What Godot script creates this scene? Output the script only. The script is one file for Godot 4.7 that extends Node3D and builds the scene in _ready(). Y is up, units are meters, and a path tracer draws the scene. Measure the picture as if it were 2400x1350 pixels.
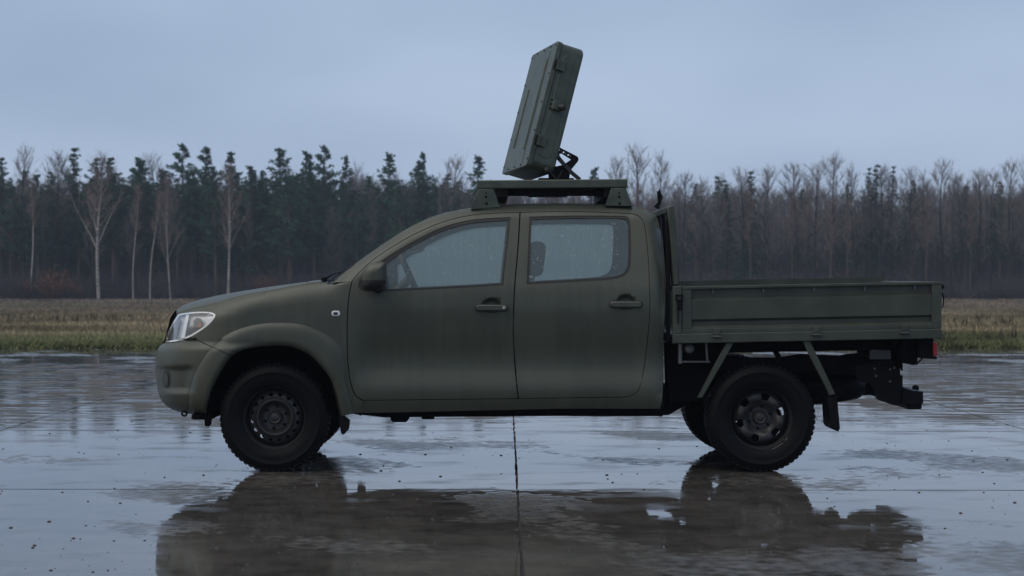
extends Node3D

# The photograph's lens: F pixels (of 2400) focal length, the truck's near side stands D metres before it, the horizon lies on row HY.
const F := 4400.0
const D := 11.9
const CX := 1140.0
const HY := 648.0
const EYE := 1.245
const WID := 1.76
const HID := Vector2.ZERO

var rng := RandomNumberGenerator.new()
var M := {}
var taken := {}


class MB:
	var v := PackedVector3Array()
	var n := PackedVector3Array()
	var t := PackedVector2Array()

	func tri(a: Vector3, b: Vector3, d: Vector3, na: Vector3, nb: Vector3, nd: Vector3, ua := Vector2.ZERO, ub := Vector2.ZERO, ud := Vector2.ZERO) -> void:
		if (b - a).cross(d - a).dot(na + nb + nd) > 0.0:
			v.append(a); v.append(d); v.append(b)
			n.append(na); n.append(nd); n.append(nb)
			t.append(ua); t.append(ud); t.append(ub)
		else:
			v.append(a); v.append(b); v.append(d)
			n.append(na); n.append(nb); n.append(nd)
			t.append(ua); t.append(ub); t.append(ud)

	func flat(a: Vector3, b: Vector3, d: Vector3, hint: Vector3) -> void:
		var nn := (b - a).cross(d - a)
		if nn.length_squared() < 1e-16:
			return
		nn = nn.normalized()
		if nn.dot(hint) < 0.0:
			nn = -nn
		tri(a, b, d, nn, nn, nn)

	func quad(a: Vector3, b: Vector3, c: Vector3, d: Vector3, hint: Vector3) -> void:
		flat(a, b, c, hint)
		flat(a, c, d, hint)

	func empty() -> bool:
		return v.is_empty()

	func mesh(m: Material) -> ArrayMesh:
		var arr := []
		arr.resize(Mesh.ARRAY_MAX)
		arr[Mesh.ARRAY_VERTEX] = v
		arr[Mesh.ARRAY_NORMAL] = n
		arr[Mesh.ARRAY_TEX_UV] = t
		var am := ArrayMesh.new()
		am.add_surface_from_arrays(Mesh.PRIMITIVE_TRIANGLES, arr)
		am.surface_set_material(0, m)
		return am


# ---------- naming ----------
func thing(called: String, label: String, category: String, at: Vector3, group := "") -> Node3D:
	var o := Node3D.new()
	o.name = numbered(called)
	add_child(o, true)
	o.position = at
	tag(o, label, category, group)
	return o


func numbered(called: String) -> String:
	var k: int = taken.get(called, 0)
	taken[called] = k + 1
	return called if k == 0 else "%s_%03d" % [called, k]


func tag(o: Node, label: String, category := "", group := "", kind := "") -> void:
	if label: o.set_meta("label", label)
	if category: o.set_meta("category", category)
	if group: o.set_meta("group", group)
	if kind: o.set_meta("kind", kind)


# a mesh drawn in world coordinates unless local; a part of a thing, a sub-part of a part
func part(called: String, mb: MB, mat: Material, parent: Node3D, local := false) -> MeshInstance3D:
	var o := MeshInstance3D.new()
	var k := 0
	var nm := called
	while parent.has_node(nm):
		k += 1
		nm = "%s_%03d" % [called, k]
	o.name = nm
	o.mesh = mb.mesh(mat)
	parent.add_child(o, true)
	if not local and parent.get_parent() == self:
		o.position = -parent.position
	return o


func node_part(called: String, parent: Node3D, world: Vector3) -> Node3D:
	var o := Node3D.new()
	var k := 0
	var nm := called
	while parent.has_node(nm):
		k += 1
		nm = "%s_%03d" % [called, k]
	o.name = nm
	parent.add_child(o, true)
	o.position = world - parent.position
	return o


# ---------- curves and tables ----------
func cat(pts: Array, x: float) -> float:
	var k := pts.size()
	if x <= pts[0][0]: return pts[0][1]
	if x >= pts[k - 1][0]: return pts[k - 1][1]
	var i := 0
	while pts[i + 1][0] < x: i += 1
	var x0: float = pts[i][0]; var x1: float = pts[i + 1][0]
	var y0: float = pts[i][1]; var y1: float = pts[i + 1][1]
	var h := x1 - x0
	var m0 := (y1 - y0) / h
	var m1 := m0
	if i > 0: m0 = (y1 - pts[i - 1][1]) / (x1 - pts[i - 1][0])
	if i + 2 < k: m1 = (pts[i + 2][1] - y0) / (pts[i + 2][0] - x0)
	var t := (x - x0) / h
	var t2 := t * t
	var t3 := t2 * t
	return (2 * t3 - 3 * t2 + 1) * y0 + (t3 - 2 * t2 + t) * h * m0 + (3 * t2 - 2 * t3) * y1 + (t3 - t2) * h * m1


func bake(pts: Array, from: int, to: int) -> PackedFloat32Array:
	var a := PackedFloat32Array()
	for i in range(from, to + 1): a.append(cat(pts, i))
	return a


func tab(a: PackedFloat32Array, x: float) -> float:
	if x <= 0.0: return a[0]
	var k := a.size() - 1
	if x >= k: return a[k]
	var i := int(x)
	return lerpf(a[i], a[i + 1], x - i)


# a smooth run through points, for outlines
func run(pts: Array, per := 5) -> PackedVector2Array:
	var out := PackedVector2Array()
	var k := pts.size()
	for i in k - 1:
		var p0 := V2(pts[maxi(i - 1, 0)])
		var p1 := V2(pts[i])
		var p2 := V2(pts[i + 1])
		var p3 := V2(pts[mini(i + 2, k - 1)])
		for j in per:
			out.append(p1.cubic_interpolate(p2, p0, p3, float(j) / per))
	out.append(V2(pts[k - 1]))
	return out


func V2(a: Variant) -> Vector2:
	return a if a is Vector2 else Vector2(a[0], a[1])


func lin(pts: Array) -> PackedVector2Array:
	var out := PackedVector2Array()
	for p in pts: out.append(V2(p))
	return out


func rev(a: PackedVector2Array) -> PackedVector2Array:
	var b := a.duplicate()
	b.reverse()
	return b


func ring(c: Vector2, rx: float, ry: float, k := 24, turn := 0.0) -> PackedVector2Array:
	var out := PackedVector2Array()
	for i in k:
		var a := TAU * i / k
		out.append(c + Vector2(cos(a) * rx, sin(a) * ry).rotated(turn))
	return out


func rrect(x0: float, y0: float, x1: float, y1: float, r: float, k := 5) -> PackedVector2Array:
	var out := PackedVector2Array()
	var cs := [[x1 - r, y1 - r, 0.0], [x0 + r, y1 - r, PI / 2], [x0 + r, y0 + r, PI], [x1 - r, y0 + r, -PI / 2]]
	for c in cs:
		for i in k + 1:
			var a: float = c[2] + PI / 2 * i / k
			out.append(Vector2(c[0] + cos(a) * r, c[1] + sin(a) * r))
	return out


# the point at depth z that the photograph shows at pixel px, py
func P(px: float, py: float, z := 0.0) -> Vector3:
	var s := (D - z) / F
	return Vector3((px - CX) * s, EYE - (py - HY) * s, z)


func PP(pts: PackedVector2Array, z := 0.0) -> PackedVector2Array:
	var out := PackedVector2Array()
	for p in pts:
		var q := P(p.x, p.y, z)
		out.append(Vector2(q.x, q.y))
	return out


# ---------- shapes ----------
func box(mb: MB, T: Transform3D, size: Vector3, bev := 0.0) -> void:
	var h := size * 0.5
	var b := minf(bev, minf(h.x, minf(h.y, h.z)) * 0.9)
	var o := T.origin
	for ax in 3:
		var ay := (ax + 1) % 3
		var az := (ax + 2) % 3
		for s in [-1.0, 1.0]:
			var q := []
			for w in [[-1, -1], [1, -1], [1, 1], [-1, 1]]:
				var p := Vector3.ZERO
				p[ax] = s * h[ax]; p[ay] = w[0] * (h[ay] - b); p[az] = w[1] * (h[az] - b)
				q.append(T * p)
			var hint := Vector3.ZERO
			hint[ax] = s
			mb.quad(q[0], q[1], q[2], q[3], T.basis * hint)
		if b <= 0.0: continue
		for s in [-1.0, 1.0]:
			for r in [-1.0, 1.0]:
				var q := []
				for e in [-1.0, 1.0]:
					var p := Vector3.ZERO
					p[ax] = s * h[ax]; p[ay] = r * (h[ay] - b); p[az] = e * (h[az] - b)
					q.append(T * p)
				for e in [1.0, -1.0]:
					var p := Vector3.ZERO
					p[ax] = s * (h[ax] - b); p[ay] = r * h[ay]; p[az] = e * (h[az] - b)
					q.append(T * p)
				var hint := Vector3.ZERO
				hint[ax] = s; hint[ay] = r
				mb.quad(q[0], q[1], q[2], q[3], T.basis * hint)
	if b > 0.0:
		for x in [-1.0, 1.0]:
			for y in [-1.0, 1.0]:
				for z in [-1.0, 1.0]:
					var a := T * Vector3(x * h.x, y * (h.y - b), z * (h.z - b))
					var c := T * Vector3(x * (h.x - b), y * h.y, z * (h.z - b))
					var d := T * Vector3(x * (h.x - b), y * (h.y - b), z * h.z)
					mb.flat(a, c, d, (a + c + d) / 3.0 - o)


func abox(mb: MB, lo: Vector3, hi: Vector3, bev := 0.0) -> void:
	box(mb, Transform3D(Basis(), (lo + hi) * 0.5), (hi - lo).abs(), bev)


# a flat plate: outline in its own plane, front at w0 and back at w1, front edge chamfered
func plate(mb: MB, poly: PackedVector2Array, w0: float, w1: float, bev := 0.0, T := Transform3D(), smooth := false) -> void:
	var k := poly.size()
	if Geometry2D.is_polygon_clockwise(poly): poly = rev(poly)
	var nrm := PackedVector2Array()
	for i in k:
		var e := poly[(i + 1) % k] - poly[i]
		nrm.append(Vector2(e.y, -e.x).normalized())
	var mid := PackedVector2Array()
	for i in k:
		var m := nrm[i] + nrm[(i + k - 1) % k]
		mid.append(m / maxf(m.length_squared() * 0.5, 0.4))
	var inner := PackedVector2Array()
	for i in k: inner.append(poly[i] - mid[i] * bev)
	var idx := Geometry2D.triangulate_polygon(inner)
	var up := T.basis * Vector3(0, 0, 1)
	for i in range(0, idx.size(), 3):
		mb.flat(T * v3(inner[idx[i]], w0), T * v3(inner[idx[i + 1]], w0), T * v3(inner[idx[i + 2]], w0), up)
	idx = Geometry2D.triangulate_polygon(poly)
	for i in range(0, idx.size(), 3):
		mb.flat(T * v3(poly[idx[i]], w1), T * v3(poly[idx[i + 1]], w1), T * v3(poly[idx[i + 2]], w1), -up)
	for i in k:
		var j := (i + 1) % k
		var a := T * v3(poly[i], w0 - bev)
		var b := T * v3(poly[j], w0 - bev)
		var c := T * v3(poly[j], w1)
		var d := T * v3(poly[i], w1)
		var ni := T.basis * v3(nrm[i], 0)
		if smooth:
			var na := (T.basis * v3(mid[i], 0)).normalized()
			var nb := (T.basis * v3(mid[j], 0)).normalized()
			mb.tri(a, b, c, na, nb, nb)
			mb.tri(a, c, d, na, nb, na)
			if bev > 0.0:
				var ma := (na + up).normalized()
				var mc := (nb + up).normalized()
				var e := T * v3(inner[i], w0)
				var f := T * v3(inner[j], w0)
				mb.tri(a, b, f, ma, mc, mc)
				mb.tri(a, f, e, ma, mc, ma)
		else:
			mb.quad(a, b, c, d, ni)
			if bev > 0.0:
				mb.quad(a, b, T * v3(inner[j], w0), T * v3(inner[i], w0), ni + up)


func v3(p: Vector2, w: float) -> Vector3:
	return Vector3(p.x, p.y, w)


# a plate given by pixels: the outline is where its front shows in the photograph
func pplate(mb: MB, pts: Variant, z0: float, z1: float, bev := 0.0, smooth := false) -> void:
	plate(mb, PP(lin(pts) if pts is Array else pts, z0), z0, z1, bev, Transform3D(), smooth)


func tube(mb: MB, pts: Array, rad: Array, sides := 8, cap := true) -> void:
	var k := pts.size()
	var rings := []
	var ups := []
	var ref := Vector3(0.31, 0.2, 0.93)
	for i in k:
		var d: Vector3 = (pts[mini(i + 1, k - 1)] - pts[maxi(i - 1, 0)]).normalized()
		if absf(d.dot(ref)) > 0.95: ref = Vector3(0.9, 0.1, 0.1)
		var u := d.cross(ref).normalized()
		var w := d.cross(u)
		ref = u.cross(d)
		var r: float = rad[mini(i, rad.size() - 1)]
		var q := PackedVector3Array()
		var nn := PackedVector3Array()
		for s in sides:
			var a := TAU * s / sides
			var e := u * cos(a) + w * sin(a)
			q.append(pts[i] + e * r)
			nn.append(e)
		rings.append(q)
		ups.append(nn)
	for i in k - 1:
		for s in sides:
			var r := (s + 1) % sides
			mb.tri(rings[i][s], rings[i][r], rings[i + 1][r], ups[i][s], ups[i][r], ups[i + 1][r])
			mb.tri(rings[i][s], rings[i + 1][r], rings[i + 1][s], ups[i][s], ups[i + 1][r], ups[i + 1][s])
	if cap:
		for e in [0, k - 1]:
			var d: Vector3 = pts[0] - pts[1] if e == 0 else pts[k - 1] - pts[k - 2]
			for s in range(1, sides - 1):
				mb.flat(rings[e][0], rings[e][s], rings[e][s + 1], d)


# turned about the local z axis; profile of (radius, along)
func lathe(mb: MB, prof: Array, seg: int, T: Transform3D) -> void:
	var k := prof.size()
	var sn := []
	for i in k - 1:
		var e := V2(prof[i + 1]) - V2(prof[i])
		sn.append(Vector2(e.y, -e.x).normalized())
	for i in k - 1:
		var p := V2(prof[i])
		var q := V2(prof[i + 1])
		var n0: Vector2 = sn[i]
		var n1: Vector2 = sn[i]
		if i > 0 and sn[i - 1].dot(sn[i]) > 0.6: n0 = (sn[i - 1] + sn[i]).normalized()
		if i + 2 < k and sn[i + 1].dot(sn[i]) > 0.6: n1 = (sn[i + 1] + sn[i]).normalized()
		for s in seg:
			var a := TAU * s / seg
			var b := TAU * (s + 1) / seg
			var ca := Vector2(cos(a), sin(a))
			var cb := Vector2(cos(b), sin(b))
			var A := T * Vector3(ca.x * p.x, ca.y * p.x, p.y)
			var B := T * Vector3(cb.x * p.x, cb.y * p.x, p.y)
			var C := T * Vector3(cb.x * q.x, cb.y * q.x, q.y)
			var E := T * Vector3(ca.x * q.x, ca.y * q.x, q.y)
			var nA := T.basis * Vector3(ca.x * n0.x, ca.y * n0.x, n0.y)
			var nB := T.basis * Vector3(cb.x * n0.x, cb.y * n0.x, n0.y)
			var nC := T.basis * Vector3(cb.x * n1.x, cb.y * n1.x, n1.y)
			var nE := T.basis * Vector3(ca.x * n1.x, ca.y * n1.x, n1.y)
			if p.x > 1e-5: mb.tri(A, B, C, nA, nB, nC)
			if q.x > 1e-5: mb.tri(A, C, E, nA, nC, nE)


# a skin over a pixel outline: wf(px, py) is its depth z; cut to the outline and round the holes, with a rim that turns inwards
func sheet(mb: MB, poly: PackedVector2Array, holes: Array, wf: Callable, dx := 14.0, dy := 10.0, far := false, off := 0.0, rim := 0.02, flip := false) -> void:
	var lo := poly[0]
	var hi := poly[0]
	for p in poly:
		lo = lo.min(p)
		hi = hi.max(p)
	var boxes := []
	for h in holes:
		var r := Rect2(h[0], Vector2.ZERO)
		for p in h: r = r.expand(p)
		boxes.append(r)
	var x := lo.x
	while x < hi.x:
		var y := lo.y
		while y < hi.y:
			var cell := PackedVector2Array([Vector2(x, y), Vector2(x + dx, y), Vector2(x + dx, y + dy), Vector2(x, y + dy)])
			var bits: Array = Geometry2D.intersect_polygons(poly, cell)
			for hn in holes.size():
				if not boxes[hn].intersects(Rect2(x, y, dx, dy)): continue
				var left := []
				for b in bits: left.append_array(Geometry2D.clip_polygons(b, holes[hn]))
				bits = left
			for b in bits:
				if b.size() < 3 or absf(area(b)) < 0.02: continue
				var idx := Geometry2D.triangulate_polygon(b)
				if idx.is_empty(): continue
				var q := PackedVector3Array()
				var nn := PackedVector3Array()
				for p in b:
					var z: float = wf.call(p.x, p.y)
					var s := (D - z) / F
					var zx: float = (wf.call(p.x + 1.0, p.y) - wf.call(p.x - 1.0, p.y)) * 0.5
					var zy: float = (wf.call(p.x, p.y + 1.0) - wf.call(p.x, p.y - 1.0)) * 0.5
					var n := Vector3(-zx / s, zy / s, 1.0).normalized()
					var w := P(p.x, p.y, z)
					w.z += off
					if flip: n = -n
					if far:
						w.z = -WID - w.z
						n.z = -n.z
					q.append(w)
					nn.append(n)
				for i in range(0, idx.size(), 3):
					mb.tri(q[idx[i]], q[idx[i + 1]], q[idx[i + 2]], nn[idx[i]], nn[idx[i + 1]], nn[idx[i + 2]])
			y += dy
		x += dx
	if rim > 0.0:
		edge(mb, poly, wf, far, off, rim, false, holes)
		for h in holes: edge(mb, h, wf, far, off, rim, true, [poly])


func area(b: PackedVector2Array) -> float:
	var s := 0.0
	for i in b.size(): s += b[i].cross(b[(i + 1) % b.size()])
	return s * 0.5


func edge(mb: MB, poly: PackedVector2Array, wf: Callable, far: bool, off: float, rim: float, inward := false, others := []) -> void:
	var sg := 1.0 if area(poly) > 0.0 else -1.0
	if inward: sg = -sg
	for i in poly.size():
		var a := poly[i]
		var b := poly[(i + 1) % poly.size()]
		var k := maxi(1, int((b - a).length() / 12.0))
		for j in k:
			var p := a.lerp(b, float(j) / k)
			var q := a.lerp(b, float(j + 1) / k)
			var e := q - p
			var nn := Vector3(e.y, e.x, 0) * sg
			var mid := (p + q) * 0.5
			if inward:
				if others and not Geometry2D.is_point_in_polygon(mid, others[0]): continue
			elif others.any(func(o): return Geometry2D.is_point_in_polygon(mid, o)): continue
			var A := P(p.x, p.y, wf.call(p.x, p.y))
			var B := P(q.x, q.y, wf.call(q.x, q.y))
			A.z += off
			B.z += off
			var A2 := A - Vector3(0, 0, rim)
			var B2 := B - Vector3(0, 0, rim)
			if far:
				A.z = -WID - A.z; B.z = -WID - B.z; A2.z = -WID - A2.z; B2.z = -WID - B2.z
			mb.quad(A, B, B2, A2, nn)


func inset(poly: PackedVector2Array, d: float) -> PackedVector2Array:
	var r := Geometry2D.offset_polygon(poly, -d, Geometry2D.JOIN_MITER)
	var best := poly
	var most := 0.0
	for p in r:
		if absf(area(p)) > most:
			most = absf(area(p))
			best = p
	return best


func srgb(r: float, g: float, b: float, a := 1.0) -> Color:
	var c := Color(r, g, b).linear_to_srgb()
	c.a = a
	return c


func mat(nm: String, r: float, g: float, b: float, rough: float, metal := 0.0, spec := 0.5) -> StandardMaterial3D:
	var m := StandardMaterial3D.new()
	m.resource_name = nm
	m.albedo_color = srgb(r, g, b)
	m.roughness = rough
	m.metallic = metal
	m.metallic_specular = spec
	M[nm] = m
	return m


func _ready() -> void:
	rng.seed = 20240
	# ----- camera -----
	var cam := Camera3D.new()
	cam.name = "camera"
	var lens := CameraAttributesPhysical.new()
	lens.frustum_focal_length = 66.0
	lens.exposure_aperture = 5.0
	lens.frustum_focus_distance = D + 0.15
	lens.frustum_near = 0.1
	lens.frustum_far = 4000.0
	cam.attributes = lens
	cam.keep_aspect = Camera3D.KEEP_HEIGHT
	cam.near = 0.1
	cam.far = 4000.0
	cam.set_frustum(0.1 * 1350.0 / F, Vector2(0.1 * (1200.0 - CX) / F, 0.1 * (HY - 675.0) / F), 0.1, 4000.0)
	cam.position = Vector3(0, EYE, D)
	add_child(cam)
	cam.current = true
	# ----- sky: even cloud at dusk -----
	var sky := ProceduralSkyMaterial.new()
	sky.sky_top_color = srgb(0.185, 0.285, 0.445)
	sky.sky_horizon_color = srgb(0.350, 0.435, 0.578)
	sky.sky_curve = 0.11
	sky.ground_bottom_color = srgb(0.05, 0.055, 0.065)
	sky.ground_horizon_color = srgb(0.12, 0.14, 0.17)
	sky.sky_cover = clouds()
	sky.sky_cover_modulate = Color(1, 1, 1, 1)
	var env := Environment.new()
	env.background_mode = Environment.BG_SKY
	env.sky = Sky.new()
	env.sky.sky_material = sky
	env.tonemap_mode = Environment.TONE_MAPPER_LINEAR
	env.tonemap_exposure = 1.12
	env.sdfgi_enabled = true
	env.ssao_enabled = true
	env.ssil_enabled = true
	env.fog_enabled = true
	env.fog_density = 0.00065
	env.fog_light_color = srgb(0.62, 0.72, 0.9)
	var we := WorldEnvironment.new()
	we.name = "world_environment"
	we.environment = env
	add_child(we)
	# ----- sun behind thick cloud -----
	var sun := DirectionalLight3D.new()
	sun.name = "sun"
	sun.light_energy = 0.38
	sun.light_color = Color(1.0, 0.985, 0.965)
	sun.light_angular_distance = 60.0
	sun.shadow_enabled = true
	sun.rotation_degrees = Vector3(-60, -70, 0)
	add_child(sun)

	materials()
	tables()
	apron()
	meadow()
	forest()
	truck()
	antenna()
	pebbles()


func clouds() -> ImageTexture:
	var w := 768
	var h := 384
	var na := FastNoiseLite.new()
	na.seed = 10
	na.frequency = 1.15
	na.fractal_octaves = 5
	var im := Image.create_empty(w, h, false, Image.FORMAT_RGBAF)
	for j in h:
		var el := PI / 2 - PI * (j + 0.5) / h
		for i in w:
			var az := TAU * i / w
			var c := cos(el)
			var k := na.get_noise_3d(cos(az) * c * 1.4, sin(el) * 6.0, sin(az) * c * 1.4)
			var s := clampf(0.45 + k * 1.0, 0.0, 1.0) * 0.145
			im.set_pixel(i, j, Color(s * 0.95, s, s * 1.04, 1.0))
	return ImageTexture.create_from_image(im)


func grain(size: int, seed_: int, freq: Vector2, low: float, blotch := 0.0) -> ImageTexture:
	var na := FastNoiseLite.new()
	na.seed = seed_
	na.fractal_octaves = 4
	na.frequency = 1.0
	var im := Image.create_empty(size, size, false, Image.FORMAT_RGB8)
	for j in size:
		for i in size:
			var k := na.get_noise_2d(freq.x * i / size, freq.y * j / size)
			if blotch > 0.0: k += blotch * na.get_noise_2d(300.0 + 9.0 * i / size, 9.0 * j / size)
			var s := lerpf(low, 1.0, clampf(0.5 + k * 0.9, 0.0, 1.0))
			im.set_pixel(i, j, Color(s, s, s))
	return ImageTexture.create_from_image(im)


func materials() -> void:
	var dirt := grain(640, 3, Vector2(90.0, 9.0), 0.90, 1.6)
	var mottle := grain(512, 8, Vector2(26.0, 26.0), 0.80)
	var paint := mat("olive_paint", 0.065, 0.074, 0.058, 0.5)
	paint.albedo_texture = dirt
	paint.uv1_triplanar = true
	paint.uv1_world_triplanar = true
	paint.uv1_scale = Vector3(0.16, 0.16, 0.16)
	paint.uv1_offset = Vector3(0.5, 0.5, 0.5)
	paint.roughness_texture = mottle
	paint.roughness = 0.5
	var tray := mat("tray_paint", 0.060, 0.071, 0.057, 0.45)
	tray.albedo_texture = mottle
	tray.uv1_triplanar = true
	tray.uv1_world_triplanar = true
	tray.uv1_scale = Vector3(0.16, 0.16, 0.16)
	tray.uv1_offset = Vector3(0.5, 0.5, 0.5)
	var case_paint := mat("case_paint", 0.070, 0.088, 0.066, 0.38)
	case_paint.albedo_texture = mottle
	case_paint.uv1_triplanar = true
	case_paint.uv1_scale = Vector3(0.3, 0.3, 0.3)
	case_paint.uv1_offset = Vector3(0.5, 0.5, 0.5)
	mat("rubber", 0.0042, 0.0046, 0.006, 0.55, 0.0, 0.26)
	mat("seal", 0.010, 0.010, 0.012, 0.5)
	mat("black_metal", 0.006, 0.006, 0.008, 0.5, 0.0, 0.25)
	mat("chassis", 0.005, 0.005, 0.006, 0.75, 0.0, 0.2)
	mat("dark_plastic", 0.016, 0.016, 0.018, 0.55)
	mat("rim_paint", 0.026, 0.026, 0.029, 0.42, 0.0, 0.5)
	mat("steel", 0.17, 0.17, 0.18, 0.45, 0.5)
	mat("chrome", 0.85, 0.87, 0.90, 0.25, 0.5)
	mat("liner", 0.09, 0.10, 0.11, 0.8)
	mat("seat_cloth", 0.035, 0.04, 0.045, 0.85)
	mat("red_lens", 0.42, 0.008, 0.02, 0.2)
	mat("white_lens", 0.80, 0.82, 0.84, 0.25)
	mat("bowl_glass", 0.16, 0.165, 0.17, 0.2)
	mat("amber", 0.30, 0.17, 0.13, 0.4)
	mat("grey_plate", 0.05, 0.05, 0.055, 0.5)
	mat("pale_mark", 0.45, 0.45, 0.45, 0.6)
	var clear := mat("clear_lens", 0.9, 0.93, 0.97, 0.05)
	clear.transparency = BaseMaterial3D.TRANSPARENCY_ALPHA
	clear.albedo_color.a = 0.06
	var pane := mat("window_pane", 0.20, 0.31, 0.37, 0.04)
	pane.transparency = BaseMaterial3D.TRANSPARENCY_ALPHA
	pane.albedo_color.a = 0.28
	var fogged := mat("fogged_pane", 0.44, 0.61, 0.65, 0.3)
	fogged.transparency = BaseMaterial3D.TRANSPARENCY_ALPHA
	fogged.albedo_color.a = 0.86
	fogged.albedo_texture = grain(512, 33, Vector2(420.0, 14.0), 0.93)
	fogged.uv1_triplanar = true
	fogged.uv1_world_triplanar = true
	fogged.uv1_scale = Vector3(0.16, 0.16, 0.16)
	fogged.uv1_offset = Vector3(0.5, 0.5, 0.5)
	fogged.backlight_enabled = true
	fogged.backlight = Color(1, 1, 1)
	var drop := mat("water_drop", 0.85, 0.9, 0.95, 0.05)
	drop.transparency = BaseMaterial3D.TRANSPARENCY_ALPHA
	drop.albedo_color.a = 0.30
	# wood and leaves
	mat("bark_dark", 0.022, 0.020, 0.021, 0.95)
	mat("bark_pine", 0.11, 0.085, 0.075, 0.95)
	var birch := mat("bark_birch", 0.80, 0.75, 0.72, 0.85)
	birch.albedo_texture = grain(128, 21, Vector2(6.0, 26.0), 0.35)
	birch.uv1_triplanar = true
	birch.uv1_scale = Vector3(0.7, 0.7, 0.7)
	mat("brushwood", 0.080, 0.072, 0.078, 1.0, 0.0, 0.2)
	mat("twig_brown", 0.200, 0.178, 0.178, 1.0, 0.0, 0.2)
	mat("twig_red", 0.215, 0.165, 0.155, 1.0, 0.0, 0.2)
	mat("twig_dark", 0.125, 0.118, 0.122, 1.0, 0.0, 0.2)
	var needle := mat("needles", 0.028, 0.092, 0.058, 0.9, 0.0, 0.3)
	needle.backlight_enabled = true
	needle.backlight = Color(0.2, 0.2, 0.2)
	mat("needles_dark", 0.020, 0.055, 0.042, 0.9, 0.0, 0.3)
	mat("rust_leaf", 0.15, 0.072, 0.042, 0.9, 0.0, 0.2)
	var soil := mat("meadow_soil", 0.15, 0.125, 0.085, 1.0)
	soil.albedo_texture = mottle
	soil.uv1_triplanar = true
	soil.uv1_world_triplanar = true
	soil.uv1_scale = Vector3(0.11, 0.11, 0.11)
	var blade := mat("grass_blade", 1, 1, 1, 0.9, 0.0, 0.2)
	blade.vertex_color_use_as_albedo = true
	mat("stone", 0.05, 0.043, 0.04, 0.5)
	mat("joint_dirt", 0.022, 0.02, 0.019, 0.85)


# ---------- wet concrete ----------
const SLAB := 4.15
const TURN := -0.01023

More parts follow.
